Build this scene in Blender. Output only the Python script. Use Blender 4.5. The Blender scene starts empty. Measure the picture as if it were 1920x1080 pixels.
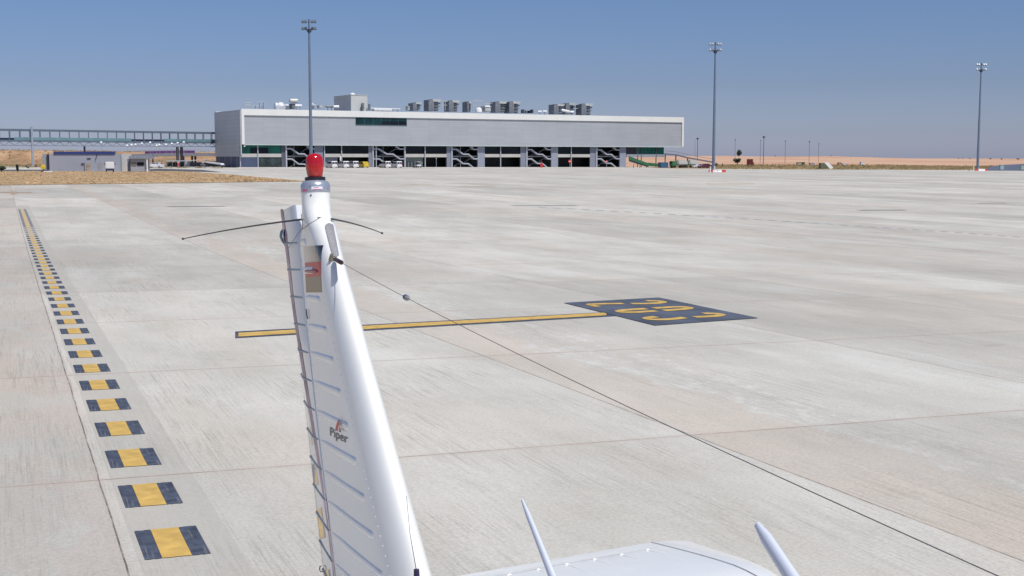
import bpy, bmesh, math, random
from mathutils import Vector, Matrix
random.seed(7)
SC = bpy.context.scene
COL = SC.collection
# ------------------------------------------------------------------ camera
FPX = 2400.0                      # focal length in pixels of a 1920 px wide frame
PITCH = math.atan(244 / FPX)
CAM = Vector((0, 0, 2.35))
FW = Vector((0, math.cos(PITCH), -math.sin(PITCH)))
UP = Vector((0, math.sin(PITCH), math.cos(PITCH)))
cd = bpy.data.cameras.new('camera'); cam = bpy.data.objects.new('camera', cd); COL.objects.link(cam)
cd.sensor_width = 36; cd.lens = 36 * FPX / 1920; cd.clip_start = 0.05; cd.clip_end = 20000
cam.location = CAM; cam.rotation_euler = (math.pi / 2 - PITCH, 0, 0)
SC.camera = cam
# ------------------------------------------------------------------ world and sun
SUN_AZ, SUN_EL = math.radians(139), math.radians(58)      # azimuth clockwise from +Y: right and behind the camera
w = bpy.data.worlds.new('World'); SC.world = w; w.use_nodes = True
wn, wl = w.node_tree.nodes, w.node_tree.links
sky = wn.new('ShaderNodeTexSky'); sky.sky_type = 'NISHITA'; sky.sun_disc = False
sky.sun_elevation = SUN_EL; sky.sun_rotation = SUN_AZ; sky.air_density = 1.0; sky.dust_density = 0.6; sky.ozone_density = 4.0
tint = wn.new('ShaderNodeMix'); tint.data_type = 'RGBA'; tint.blend_type = 'MULTIPLY'; tint.inputs[0].default_value = 1
tint.inputs[7].default_value = (0.90, 0.93, 1.08, 1)
bg = wn['Background']; wl.new(sky.outputs[0], tint.inputs[6])
gtc = wn.new('ShaderNodeTexCoord'); gsx = wn.new('ShaderNodeSeparateXYZ'); grp = wn.new('ShaderNodeValToRGB'); wl.new(gtc.outputs['Generated'], gsx.inputs[0]); wl.new(gsx.outputs[2], grp.inputs[0])
ge = grp.color_ramp.elements; ge[0].position = .0; ge[0].color = (.98, 1.0, 1.34, 1); ge[1].position = 1.; ge[1].color = (1, 1, 1, 1)
for gp_, gc_ in ((.008, (.94, .965, 1.26)), (.019, (.83, .865, 1.12)), (.056, (.70, .72, .885)), (.112, (.69, .74, .86)), (.3, (.8, .83, .9))): ge.new(gp_).color = gc_ + (1,)
t2 = wn.new('ShaderNodeMix'); t2.data_type = 'RGBA'; t2.blend_type = 'MULTIPLY'; t2.inputs[0].default_value = 1
wl.new(tint.outputs[2], t2.inputs[6]); wl.new(grp.outputs[0], t2.inputs[7]); wl.new(t2.outputs[2], bg.inputs[0]); bg.inputs[1].default_value = 0.085
ld = bpy.data.lights.new('sun', 'SUN'); ld.energy = 3.85; ld.angle = math.radians(0.5); ld.color = (1, .96, .9)
sun = bpy.data.objects.new('sun', ld); COL.objects.link(sun)
sdir = Vector((math.sin(SUN_AZ) * math.cos(SUN_EL), math.cos(SUN_AZ) * math.cos(SUN_EL), math.sin(SUN_EL)))
sun.rotation_euler = sdir.to_track_quat('Z', 'Y').to_euler(); sun.location = (0, -20, 40)
SC.view_settings.view_transform = 'Standard'; SC.view_settings.look = 'None'
SC.view_settings.exposure = 0.04; SC.view_settings.gamma = 1
# ------------------------------------------------------------------ helpers
def ray(px, py): return FW + Vector((1, 0, 0)) * ((px - 960) / FPX) + UP * ((540 - py) / FPX)
def sm(a, b, x):
    t = max(0., min(1., (x - a) / (b - a))); return t * t * (3 - 2 * t)
def G(x, y):                      # gently draining apron
    n = min(max(y, 0), 50); g = -.015 * n if n < 30 else -.45 - .015 * ((n - 30) - (n - 30) ** 2 / 40)
    b = -.008 + .004 * sm(60, 160, y)
    return g + b * x
def at(px, py, Y):                # world point seen at px,py at depth Y
    r = ray(px, py); return CAM + r * (Y / r.y)
def gp(px, py):                   # ground point under a pixel
    r = ray(px, py); t = 1.0
    for _ in range(60):
        t = (CAM.z - G(r.x * t, r.y * t)) / -r.z if r.z < 0 else 900
    p = CAM + r * t; return Vector((p.x, p.y, G(p.x, p.y)))
def gx(px, Y): p = at(px, 300, Y); return Vector((p.x, Y, G(p.x, Y)))
def zpx(py, Y): return at(960, py, Y).z

_m = {}
def mat(name, col, rough=.6, metal=0., var=.12, scale=3., bump=0., bscale=40., coat=0., trans=0., spec=.5):
    if name in _m: return _m[name]
    m = bpy.data.materials.new(name); m.use_nodes = True; n, l = m.node_tree.nodes, m.node_tree.links
    b = n['Principled BSDF']; b.inputs['Roughness'].default_value = rough; b.inputs['Metallic'].default_value = metal
    b.inputs['Coat Weight'].default_value = coat; b.inputs['Transmission Weight'].default_value = trans
    b.inputs['Specular IOR Level'].default_value = spec
    tc = n.new('ShaderNodeTexCoord')
    nz = n.new('ShaderNodeTexNoise'); nz.inputs['Scale'].default_value = scale; nz.inputs['Detail'].default_value = 6
    l.new(tc.outputs['Object'], nz.inputs[0])
    r = n.new('ShaderNodeValToRGB'); r.color_ramp.elements[0].position = .3; r.color_ramp.elements[1].position = .7
    r.color_ramp.elements[0].color = tuple(c * (1 - var) for c in col) + (1,)
    r.color_ramp.elements[1].color = tuple(min(1, c * (1 + var)) for c in col) + (1,)
    l.new(nz.outputs[0], r.inputs[0]); l.new(r.outputs[0], b.inputs['Base Color'])
    if bump:
        n2 = n.new('ShaderNodeTexNoise'); n2.inputs['Scale'].default_value = bscale; l.new(tc.outputs['Object'], n2.inputs[0])
        bp = n.new('ShaderNodeBump'); bp.inputs['Strength'].default_value = bump; l.new(n2.outputs[0], bp.inputs['Height'])
        l.new(bp.outputs[0], b.inputs['Normal'])
    _m[name] = m; return m

class MB:
    def __init__(s): s.b = bmesh.new()
    def box(s, c, d, R=None, bev=0.):
        g = bmesh.ops.create_cube(s.b, size=1); vs = g['verts']
        for v in vs: v.co = Vector((v.co.x * d[0], v.co.y * d[1], v.co.z * d[2]))
        if bev:
            es = list({e for v in vs for e in v.link_edges}); o = bmesh.ops.bevel(s.b, geom=es, offset=bev, segments=2, affect='EDGES')
            vs = list({v for f in o['faces'] for v in f.verts} | {v for v in vs if v.is_valid})
        for v in vs: v.co = (R @ v.co if R else v.co) + Vector(c)
        return s
    def tube(s, pts, rad, seg=8, cap=True):
        pts = [Vector(p) for p in pts]; rad = rad if isinstance(rad, (list, tuple)) else [rad] * len(pts)
        rings = []; ref = None
        for i, p in enumerate(pts):
            d = (pts[min(i + 1, len(pts) - 1)] - pts[max(i - 1, 0)]).normalized()
            if ref is None: ref = d.orthogonal().normalized()
            x = (ref - d * ref.dot(d)).normalized(); ref = x; y = d.cross(x)
            rings.append([s.b.verts.new(p + (x * math.cos(2 * math.pi * k / seg) + y * math.sin(2 * math.pi * k / seg)) * rad[i]) for k in range(seg)])
        for a, b in zip(rings, rings[1:]):
            for k in range(seg): s.b.faces.new((a[k], a[(k + 1) % seg], b[(k + 1) % seg], b[k]))
        if cap: s.b.faces.new(rings[0][::-1]); s.b.faces.new(rings[-1])
        return s
    def lathe(s, o, ax, prof, seg=24):
        ax = Vector(ax).normalized(); return s.tube_axis(Vector(o), ax, prof, seg)
    def tube_axis(s, o, ax, prof, seg):
        x = ax.orthogonal().normalized(); y = ax.cross(x); rings = []
        for (r, h) in prof:
            rings.append([s.b.verts.new(o + ax * h + (x * math.cos(2 * math.pi * k / seg) + y * math.sin(2 * math.pi * k / seg)) * max(r, 1e-4)) for k in range(seg)])
        for a, b in zip(rings, rings[1:]):
            for k in range(seg): s.b.faces.new((a[k], a[(k + 1) % seg], b[(k + 1) % seg], b[k]))
        s.b.faces.new(rings[0][::-1]); s.b.faces.new(rings[-1]); return s
    def loft(s, secs, caps=True):     # closed rings
        rings = [[s.b.verts.new(p) for p in q] for q in secs]; n = len(rings[0])
        for a, b in zip(rings, rings[1:]):
            for k in range(n): s.b.faces.new((a[k], a[(k + 1) % n], b[(k + 1) % n], b[k]))
        if caps: s.b.faces.new(rings[0][::-1]); s.b.faces.new(rings[-1])
        return s
    def prism(s, poly, ext):          # poly: world points, ext: vector
        a = [s.b.verts.new(Vector(p)) for p in poly]; b = [s.b.verts.new(Vector(p) + Vector(ext)) for p in poly]; n = len(a)
        s.b.faces.new(a[::-1]); s.b.faces.new(b)
        for k in range(n): s.b.faces.new((a[k], a[(k + 1) % n], b[(k + 1) % n], b[k]))
        return s
    def grid(s, rows):
        rs = [[s.b.verts.new(p) for p in r] for r in rows]
        for a, b in zip(rs, rs[1:]):
            for k in range(len(a) - 1): s.b.faces.new((a[k], a[k + 1], b[k + 1], b[k]))
        return s
    def poly(s, pts): s.b.faces.new([s.b.verts.new(Vector(p)) for p in pts]); return s
    def build(s, name, m, parent=None, smooth=False, recalc=True, label=None):
        if recalc: bmesh.ops.recalc_face_normals(s.b, faces=s.b.faces)
        me = bpy.data.meshes.new(name)
        base = None
        if parent is not None:
            base = parent.location if parent.parent is None else parent.parent.location
            bmesh.ops.translate(s.b, vec=-Vector(base), verts=s.b.verts)
            Rz = parent.rotation_euler.z if parent.parent is None else 0
        s.b.to_mesh(me); s.b.free()
        if smooth:
            for p in me.polygons: p.use_smooth = True
            try: me.set_sharp_from_angle(angle=math.radians(38))
            except Exception: pass
        o = bpy.data.objects.new(name, me); COL.objects.link(o); me.materials.append(m)
        if parent is not None: o.parent = parent
        if label: o['label'] = label
        return o
def tag(o, label, cat, group=None, kind=None):
    if label: o['label'] = label
    if cat: o['category'] = cat
    if group: o['group'] = group
    if kind: o['kind'] = kind
    return o
def thing(name, loc, label, cat, group=None):
    o = bpy.data.objects.new(name, None); COL.objects.link(o); o.location = loc; o.empty_display_size = .2
    return tag(o, label, cat, group)
def struct(o, label=None): o['kind'] = 'structure'; o['label'] = label or o.name.replace('_', ' '); return o
def dup(root, loc, rz, label, group=None):
    r = root.copy(); COL.objects.link(r); r.location = loc; r.rotation_euler = (0, 0, rz); r['label'] = label
    if group: r['group'] = group
    for ch in list(root.children):
        c = ch.copy(); COL.objects.link(c); c.parent = r
        for g in list(ch.children):
            d = g.copy(); COL.objects.link(d); d.parent = c
    return r
RZ = lambda a: Matrix.Rotation(a, 3, 'Z')
# ------------------------------------------------------------------ slab grid of the apron (directions A and B)
AZA = math.radians(-21.6)
DA = Vector((math.sin(AZA), math.cos(AZA), 0)); DB = Vector((DA.y, -DA.x, 0))
ORG = gp(186, 900)
# ------------------------------------------------------------------ materials of the ground
def node_math(n, l, op, a, b=None, c=None):
    k = n.new('ShaderNodeMath'); k.operation = op
    for i, v in enumerate((a, b, c)):
        if v is None: continue
        if isinstance(v, (int, float)): k.inputs[i].default_value = v
        else: l.new(v, k.inputs[i])
    return k.outputs[0]
def concrete_mat():
    m = bpy.data.materials.new('apron_concrete'); m.use_nodes = True; n, l = m.node_tree.nodes, m.node_tree.links
    b = n['Principled BSDF']; b.inputs['Roughness'].default_value = .85; b.inputs['Specular IOR Level'].default_value = .25
    tc = n.new('ShaderNodeTexCoord'); mp = n.new('ShaderNodeMapping'); mp.vector_type = 'TEXTURE'
    mp.inputs['Location'].default_value = (ORG.x, ORG.y, 0); mp.inputs['Rotation'].default_value = (0, 0, -AZA)
    l.new(tc.outputs['Object'], mp.inputs[0])        # x = along B, y = along A
    sx = n.new('ShaderNodeSeparateXYZ'); l.new(mp.outputs[0], sx.inputs[0])
    M = lambda *a: node_math(n, l, *a)
    def noise(scale, vec_scale=(1, 1, 1), detail=5, rough=.6, loc=(0, 0, 0)):
        q = n.new('ShaderNodeMapping'); q.inputs['Scale'].default_value = vec_scale; q.inputs['Location'].default_value = loc; l.new(mp.outputs[0], q.inputs[0])
        z = n.new('ShaderNodeTexNoise'); z.inputs['Scale'].default_value = scale; z.inputs['Detail'].default_value = detail; z.inputs['Roughness'].default_value = rough
        l.new(q.outputs[0], z.inputs[0]); return z.outputs[0]
    def ramp(v, stops):
        r = n.new('ShaderNodeValToRGB'); e = r.color_ramp.elements
        while len(e) > 1: e.remove(e[0])
        e[0].position = stops[0][0]; e[0].color = stops[0][1] + (1,) if isinstance(stops[0][1], tuple) else (stops[0][1],) * 3 + (1,)
        for p, c in stops[1:]:
            k = e.new(p); k.color = c + (1,) if isinstance(c, tuple) else (c,) * 3 + (1,)
        l.new(v, r.inputs[0]); return r.outputs[0]
    def mix(fac, a, c, mode='MIX'):
        k = n.new('ShaderNodeMix'); k.data_type = 'RGBA'; k.blend_type = mode
        for sock, v in ((k.inputs[0], fac), (k.inputs[6], a), (k.inputs[7], c)):
            if isinstance(v, (int, float)): sock.default_value = v
            elif isinstance(v, tuple): sock.default_value = v + (1,)
            else: l.new(v, sock)
        return k.outputs[2]
    PX, PY = 5.2, 5.5
    u = M('DIVIDE', sx.outputs[0], PX); v = M('DIVIDE', sx.outputs[1], PY)
    wob = M('MULTIPLY', M('SUBTRACT', noise(1.2), .5), .006)
    fu = M('ADD', u, wob); fv = M('ADD', v, wob)
    du = M('MULTIPLY', M('ABSOLUTE', M('SUBTRACT', M('FRACT', M('ADD', fu, .5)), .5)), PX)     # metres to the joint
    dv = M('MULTIPLY', M('ABSOLUTE', M('SUBTRACT', M('FRACT', M('ADD', fv, .5)), .5)), PY)
    # slab tone
    cb = n.new('ShaderNodeCombineXYZ'); l.new(M('FLOOR', fu), cb.inputs[0]); l.new(M('MULTIPLY', M('FLOOR', M('DIVIDE', fv, 3.)), 1.), cb.inputs[1])
    wn_ = n.new('ShaderNodeTexWhiteNoise'); wn_.noise_dimensions = '2D'; l.new(cb.outputs[0], wn_.inputs[0])
    lane = n.new('ShaderNodeTexWhiteNoise'); lane.noise_dimensions = '1D'; l.new(M('FLOOR', fu), lane.inputs['W'])
    base = mix(ramp(noise(.55, (1, .45, 1), 8, .65), [(.35, 0.), (.66, 1.)]), (.53, .51, .462), (.65, .64, .60))
    # wide pinkish wash beside some joints and in lanes
    pk = M('MULTIPLY', ramp(noise(.5, (1, .3, 1), 7, .7, (7, 3, 0)), [(.5, 0.), (.53, 1.)]), M('LESS_THAN', M('FRACT', fu), .5))
    base = mix(M('MULTIPLY', pk, .14), base, (.66, .54, .45))
    edge = noise(.9, (1, .5, 1), 8, .72, (11, 2, 0)); uu_ = M('ADD', u, M('MULTIPLY', M('SUBTRACT', edge, .5), .55))
    l1 = M('MULTIPLY', M('GREATER_THAN', u, 1.0), ramp(uu_, [(.0, 0.), (.5, 0.), (1., 0.)]))
    l1 = M('MULTIPLY', M('GREATER_THAN', u, 1.0), M('LESS_THAN', uu_, 1.22))
    base = mix(M('MULTIPLY', l1, .38), base, (.64, .535, .455))
    l0 = M('MULTIPLY', M('LESS_THAN', u, 0.), M('GREATER_THAN', noise(1.3, (1, .6, 1), 7, .7, (4, 8, 0)), .46))
    base = mix(M('MULTIPLY', l0, .5), base, (.62, .535, .475))
    flake = M('MULTIPLY', M('MULTIPLY', M('GREATER_THAN', uu_, 1.22), M('LESS_THAN', uu_, 1.40)), ramp(noise(5., (1, .6, 1), 5, .7, (9, 9, 0)), [(.52, 0.), (.58, 1.)]))
    base = mix(M('MULTIPLY', flake, .5), base, (.74, .735, .71))
    pk2 = ramp(noise(.12, (1, .5, 1), 6, .6, (2, 9, 0)), [(.5, 0.), (.6, 1.)])
    base = mix(M('MULTIPLY', pk2, .24), base, (.62, .51, .43))
    gy = ramp(noise(.22, (1, .25, 1), 6, .62, (31, 4, 0)), [(.5, 0.), (.62, 1.)])
    base = mix(M('MULTIPLY', gy, .4), base, (.42, .41, .38))
    # pale laitance streaks, broad
    wh = ramp(noise(.35, (1.2, .18, 1), 8, .7, (14, 21, 0)), [(.56, 0.), (.66, 1.)])
    base = mix(M('MULTIPLY', wh, .4), base, (.74, .73, .71))
    tone = ramp(wn_.outputs[0], [(0, .86), (1, 1.05)])
    base = mix(1., base, tone, 'MULTIPLY')
    base = mix(1., base, ramp(lane.outputs[0], [(0, .93), (1, 1.04)]), 'MULTIPLY')
    # brushed finish along A: fine dark grooves broken up by patches
    st = noise(1., (60, 1.1, 1), 4, .7); st2 = noise(1., (26, .5, 1), 3, .6, (3, 3, 3)); patch = noise(.8, (1, .5, 1), 5, .6, (5, 5, 5))
    gr = M('MULTIPLY', ramp(st, [(.50, 0.), (.68, 1.)]), ramp(patch, [(.38, .1), (.62, 1.)]))
    gr2 = M('MULTIPLY', ramp(st2, [(.55, 0.), (.68, 1.)]), ramp(patch, [(.42, .0), (.66, 1.)]))
    base = mix(M('MULTIPLY', gr, .48), base, (.26, .24, .20)); base = mix(M('MULTIPLY', gr2, .34), base, (.22, .21, .19))
    sp = ramp(noise(38., (1, 1, 1), 4, .8), [(.35, .82), (.55, 1.), (.72, 1.08)])
    base = mix(1., base, sp, 'MULTIPLY')
    # small dark stains
    stn = ramp(noise(.9, (1, 1, 1), 3, .5, (50, 2, 0)), [(.72, 0.), (.80, 1.)])
    base = mix(M('MULTIPLY', stn, .35), base, (.2, .19, .17))
    # a darker sealed strip under the dashed guide line
    a = M('GREATER_THAN', sx.outputs[0], .08); c = M('LESS_THAN', sx.outputs[0], .70); d = M('LESS_THAN', sx.outputs[1], 70.)
    strip = M('MULTIPLY', M('MULTIPLY', a, c), d)
    base = mix(M('MULTIPLY', strip, .5), base, (.42, .405, .37))
    wm = base; base = mix(1., base, (1., .99, .94), 'MULTIPLY')
    spk = M('MULTIPLY', ramp(noise(1., (70, 9, 1), 4, .75, (8, 1, 0)), [(.60, 0.), (.70, 1.)]), ramp(patch, [(.42, .15), (.6, 1.)]))
    base = mix(M('MULTIPLY', spk, .28), base, (.20, .18, .15))
    # joints
    ju = ramp(du, [(.0, 1.), (.0035, 1.), (.008, 0.)]); soft = ramp(du, [(.0, 1.), (.04, 0.)])
    jn = ramp(noise(3., (1, 1, 1), 4, .7, (1, 1, 1)), [(.35, .35), (.6, 1.)])
    base = mix(M('MULTIPLY', soft, .14), base, (.3, .25, .2))
    base = mix(M('MULTIPLY', ju, jn), base, (.13, .10, .085))
    jv = ramp(dv, [(.0, 1.), (.008, 1.), (.018, 0.)]); sv = ramp(dv, [(.0, 1.), (.12, 0.)])
    base = mix(M('MULTIPLY', sv, .28), base, (.50, .40, .33)); base = mix(M('MULTIPLY', jv, M('MULTIPLY', jn, .65)), base, (.2, .15, .12))
    l.new(base, b.inputs['Base Color'])
    bp = n.new('ShaderNodeBump'); bp.inputs['Strength'].default_value = .25; bp.inputs['Distance'].default_value = .01
    l.new(M('SUBTRACT', 1., M('MULTIPLY', gr, .5)), bp.inputs['Height']); l.new(bp.outputs[0], b.inputs['Normal'])
    return m

def terrain_mat():
    m = bpy.data.materials.new('dry_land'); m.use_nodes = True; n, l = m.node_tree.nodes, m.node_tree.links
    b = n['Principled BSDF']; b.inputs['Roughness'].default_value = .95; b.inputs['Specular IOR Level'].default_value = .1
    tc = n.new('ShaderNodeTexCoord'); sx = n.new('ShaderNodeSeparateXYZ'); l.new(tc.outputs['Object'], sx.inputs[0])
    def nz(sc, d=6, r=.65, vs=(1, 1, 1)):
        q = n.new('ShaderNodeMapping'); q.inputs['Scale'].default_value = vs; l.new(tc.outputs['Object'], q.inputs[0])
        z = n.new('ShaderNodeTexNoise'); z.inputs['Scale'].default_value = sc; z.inputs['Detail'].default_value = d; z.inputs['Roughness'].default_value = r
        l.new(q.outputs[0], z.inputs[0]); return z.outputs[0]
    def rmp(v, st):
        r = n.new('ShaderNodeValToRGB'); e = r.color_ramp.elements
        while len(e) > 1: e.remove(e[0])
        e[0].position = st[0][0]; e[0].color = st[0][1] + (1,)
        for p, c in st[1:]: e.new(p).color = c + (1,)
        l.new(v, r.inputs[0]); return r.outputs[0]
    def mix(f, a, c):
        k = n.new('ShaderNodeMix'); k.data_type = 'RGBA'
        for s, v in ((k.inputs[0], f), (k.inputs[6], a), (k.inputs[7], c)):
            if isinstance(v, float): s.default_value = v
            else: l.new(v, s)
        return k.outputs[2]
    M = lambda *a: node_math(n, l, *a)
    verge = rmp(nz(.25), [(.3, (.20, .15, .07)), (.5, (.30, .22, .11)), (.7, (.42, .30, .16))])
    field = rmp(nz(.02, 7, .6, (1, .35, 1)), [(.3, (.44, .25, .16)), (.48, (.56, .35, .23)), (.6, (.58, .39, .27)), (.74, (.46, .35, .24))])
    wave = M('ADD', sx.outputs[1], M('MULTIPLY', M('SUBTRACT', nz(.02), .5), 60.))
    f1 = M('SMOOTH_MIN', 1., M('MAXIMUM', 0., M('DIVIDE', M('SUBTRACT', wave, 437.), 12.)), .1)
    base = mix(f1, verge, field)
    # broken, rusty cut bank on the left side of the terminal
    cut = rmp(nz(.09, 8, .7, (1, 1, 2)), [(.34, (.22, .18, .10)), (.46, (.34, .21, .12)), (.56, (.46, .29, .17)), (.72, (.52, .41, .28))])
    lf = M('MULTIPLY', M('LESS_THAN', sx.outputs[0], -20.), M('MULTIPLY', M('GREATER_THAN', sx.outputs[1], 420.), M('LESS_THAN', sx.outputs[1], 480.)))
    base = mix(lf, base, cut)
    top = rmp(nz(.05), [(.35, (.22, .20, .12)), (.6, (.38, .32, .2))])
    lt = M('MULTIPLY', M('LESS_THAN', sx.outputs[0], -20.), M('GREATER_THAN', sx.outputs[1], 480.))
    base = mix(lt, base, top)
    l.new(base, b.inputs['Base Color']); return m

# ------------------------------------------------------------------ terrain, apron, dry grass
def hnoise(x, y):
    return (math.sin(x * .031 + y * .017) + math.sin(x * .073 - y * .041 + 1.3) * .6 + math.sin(x * .011 + 2.1) * 1.2)
def H(x, y):
    g = G(x, y)
    t = x / max(y, 1.)
    lf = 1 - sm(-.20, -.14, t); rt = sm(-.05, 0.08, t)
    h = lf * (4.6 * sm(432, 452, y) + (.25 * hnoise(x, y)) * sm(432, 452, y) + 2.0 * (1 - sm(-.39, -.33, t)) * sm(520, 720, y) - .35 * sm(-.33, -.27, t) * sm(520, 720, y))
    h += sm(.122, .134, t) * (.8 + .12 * hnoise(x * 2, y)) * sm(372, 440, y) + rt * (.8 * (1 - sm(.122, .134, t)) * sm(440, 520, y) + (4.3 - 1.5 * sm(.2, .42, t) + .45 * hnoise(x * .8, y * .5)) * sm(440, 1050, y))
    return g + h
ys = [-300, -100, -40, 0, 10, 20, 30, 40, 50, 60, 80, 100, 130, 160, 200, 250, 300, 340, 370, 380] + [385 + 5 * i for i in range(22)] + [500 + 20 * i for i in range(32)] + [1300, 1600, 2200, 3200, 5000, 9000]
xs = [-6000, -3500, -2200, -1500, -1000, -700] + [-560 + 14 * i for i in range(81)] + [700, 1000, 1500, 2200, 3500, 6000]
m = MB(); m.grid([[Vector((x, y, H(x, y) - .05 - (6 * sm(1300, 3200, y)))) for x in xs] for y in ys])
struct(m.build('terrain', terrain_mat(), smooth=True, recalc=False), 'dry terracotta and straw coloured land beyond the apron')
CONC = concrete_mat()
FAR = lambda x: 352 + (x + 73) * (74 / 129.) if x < 60 else 352 + 133 * 74 / 129. - (x - 60) * .55
ax = [-400 + 10 * i for i in range(33)] + [-78 + 3 * i for i in range(52)] + [80 + 10 * i for i in range(45)]
yv_ = [-40, -20, 0] + [1.5 * i for i in range(1, 18)] + [27 + .6 * i for i in range(42)] + [52.2 + 3 * i for i in range(38)] + [165 + 15 * i for i in range(13)]
fr = [0, .02, .04, .06, .075, .09, .11, .13, .16, .2, .25, .3, .36, .42, .5, .6, .7, .8, .9, .96, 1]
rows = []
def far_(x): return (max(FAR(x), 372) if x > 60 else FAR(x)) if x > -78 else 372
for yq in yv_:
    rows.append([Vector((x, yq, 0)) for x in ax])
rows.append([Vector((x, far_(x), 0)) for x in ax])
for r in rows[:-1]:
    for v in r: v.y = min(v.y, far_(v.x) - .02 * (365 - v.y) / 200) if v.y > 300 else v.y
for r in rows:
    for v in r: v.z = G(v.x, v.y)
m = MB(); m.grid(rows); struct(m.build('apron', CONC, smooth=True, recalc=False), 'pale jointed concrete aircraft apron')

GRASS = mat('dry_grass', (.43, .30, .17), .95, var=.3, scale=.3, spec=.1)
m = MB(); n_ = 40; rows = [[], []]
for i in range(n_ + 1):
    t = i / n_; px = -120 + t * 690
    top = 321 + (0 if px < 330 else (px - 330) ** 1.25 * .021); bot = 347.5 - max(px, 0) * .0125
    top = min(top, bot - .1 if i < n_ else bot)
    a = gp(px, bot); b = gp(px, top)
    rows[0].append(a); rows[1].append(b)
R4 = []
for k in range(5):
    R4.append([rows[0][i].lerp(rows[1][i], k / 4) for i in range(n_ + 1)])
for r in R4:
    for v in r: v.z = G(v.x, v.y) + .03
m.grid(R4); g_ = m.build('dry_grass', GRASS, recalc=False); tag(g_, 'wedge of dry straw coloured grass between apron and service road', None, kind='stuff')
# tufts give the grass a rough surface
m = MB()
for _ in range(5200):
    i = random.randint(0, n_ - 1); k = random.random(); q = random.random()
    p = rows[0][i].lerp(rows[0][i + 1], q).lerp(rows[1][i].lerp(rows[1][i + 1], q), k); p.z = G(p.x, p.y)
    a = random.random() * 3.14; h = random.uniform(.02, .12); wd = random.uniform(.1, .5); d = Vector((math.cos(a), math.sin(a), 0)) * wd
    m.poly([p - d, p + d, p + d * .5 + Vector((.05, 0, h)), p - d * .6 + Vector((-.05, .05, h * .8))])
tag(m.build('dry_grass_tufts', mat('dry_tufts', (.45, .32, .18), .95, var=.35, scale=.3, spec=.1), recalc=False), 'dry grass tufts standing in the straw coloured wedge', None, kind='stuff')

ASPH = mat('asphalt', (.085, .088, .095), .9, var=.2, scale=.4)
def sheet(name, pxs, m_, dz, label):
    pts = [gp(*p) for p in pxs]
    mb = MB(); mb.poly([Vector((p.x, p.y, G(p.x, p.y) + dz)) for p in pts]); return struct(mb.build(name, m_, recalc=False), label)
# ------------------------------------------------------------------ painted markings
def wear(m, amt=.5, conc=(.50, .47, .42)):
    n, l = m.node_tree.nodes, m.node_tree.links; b = n['Principled BSDF']; src = b.inputs['Base Color'].links[0].from_socket
    tc = n.new('ShaderNodeTexCoord'); last = src
    for rot, sc, vs, p0, p1, k in ((AZA, 1., (55, 1.5, 1), .56, .68, amt), (AZA, 1., (9, 6, 1), .62, .72, amt * .8), (0, 45., (1, 1, 1), .62, .7, amt * .7)):
        q = n.new('ShaderNodeMapping'); q.vector_type = 'TEXTURE'; q.inputs['Rotation'].default_value = (0, 0, -rot); l.new(tc.outputs['Object'], q.inputs[0])
        q2 = n.new('ShaderNodeMapping'); q2.inputs['Scale'].default_value = vs; l.new(q.outputs[0], q2.inputs[0])
        z = n.new('ShaderNodeTexNoise'); z.inputs['Scale'].default_value = sc; z.inputs['Detail'].default_value = 5; z.inputs['Roughness'].default_value = .7; l.new(q2.outputs[0], z.inputs[0])
        r = n.new('ShaderNodeMapRange'); r.inputs[1].default_value = p0; r.inputs[2].default_value = p1; r.inputs[4].default_value = k; l.new(z.outputs[0], r.inputs[0])
        x = n.new('ShaderNodeMix'); x.data_type = 'RGBA'; l.new(r.outputs[0], x.inputs[0]); l.new(last, x.inputs[6]); x.inputs[7].default_value = conc + (1,); last = x.outputs[2]
    l.new(last, b.inputs['Base Color']); return m
YEL = mat('yellow_road_paint', (.60, .39, .10), .75, var=.2, scale=7, bump=.15)
NAVYP = mat('navy_panel_paint', (.080, .094, .125), .7, var=.35, scale=1.2, bump=.1)
YELF = mat('faded_yellow_paint', (.55, .42, .22), .7, var=.15, scale=3)
NAVYF = mat('faded_navy_paint', (.22, .22, .24), .7, var=.15, scale=3)
NAVY = mat('navy_road_paint', (.062, .074, .105), .7, var=.45, scale=9, bump=.1)
for q_ in (YEL, NAVY, NAVYP): wear(q_, .24 if q_ is not YEL else .16)
def quadG(mb, q, dz, sub=1):
    """q: four pixel corners TL TR BR BL on the ground"""
    p = [gp(*c) for c in q]; rows = []
    for j in range(sub + 1):
        a = p[0].lerp(p[3], j / sub); b = p[1].lerp(p[2], j / sub); r = []
        for i in range(sub + 1):
            v = a.lerp(b, i / sub); r.append(Vector((v.x, v.y, G(v.x, v.y) + dz)))
        rows.append(r)
    mb.grid(rows)
DASH_Y = []
# dashed guide line: evenly spaced blocks on the ground, first block at the near end
Lb = gp(253, 1000); Lf = gp(36, 400)
dirL = (Lf - Lb); dirL.z = 0; total = dirL.length; dirL.normalize(); sideL = Vector((dirL.y, -dirL.x, 0))
def w_at(px0, py, px1): return (gp(px1, py) - gp(px0, py))
wid = abs(w_at(265, 1020, 390).dot(sideL))
def block(mb, d0, d1, s0, s1, dz, skew=0., jag=.004):
    n = 6; rows = [[], []]
    for i in range(n + 1):
        s = s0 + (s1 - s0) * i / n; e = skew * s
        for k, d in ((0, d0), (1, d1)):
            p = Lb + dirL * (d + e + random.uniform(-jag, jag)) + sideL * s; rows[k].append(Vector((p.x, p.y, G(p.x, p.y) + dz)))
    mb.grid(rows)
near = [1051, 952, 881, 822, 772, 732, 699, 670, 646, 626, 608, 592]
start = gp(269, 1051); d_first = (start - Lb).dot(dirL)
per = ((gp(165, 772) - start).dot(dirL)) / 4.0
per = abs(per); ln = abs((gp(250, 997) - start).dot(dirL))
k = 0; d = d_first - 2 * per; idx = 0
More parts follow.
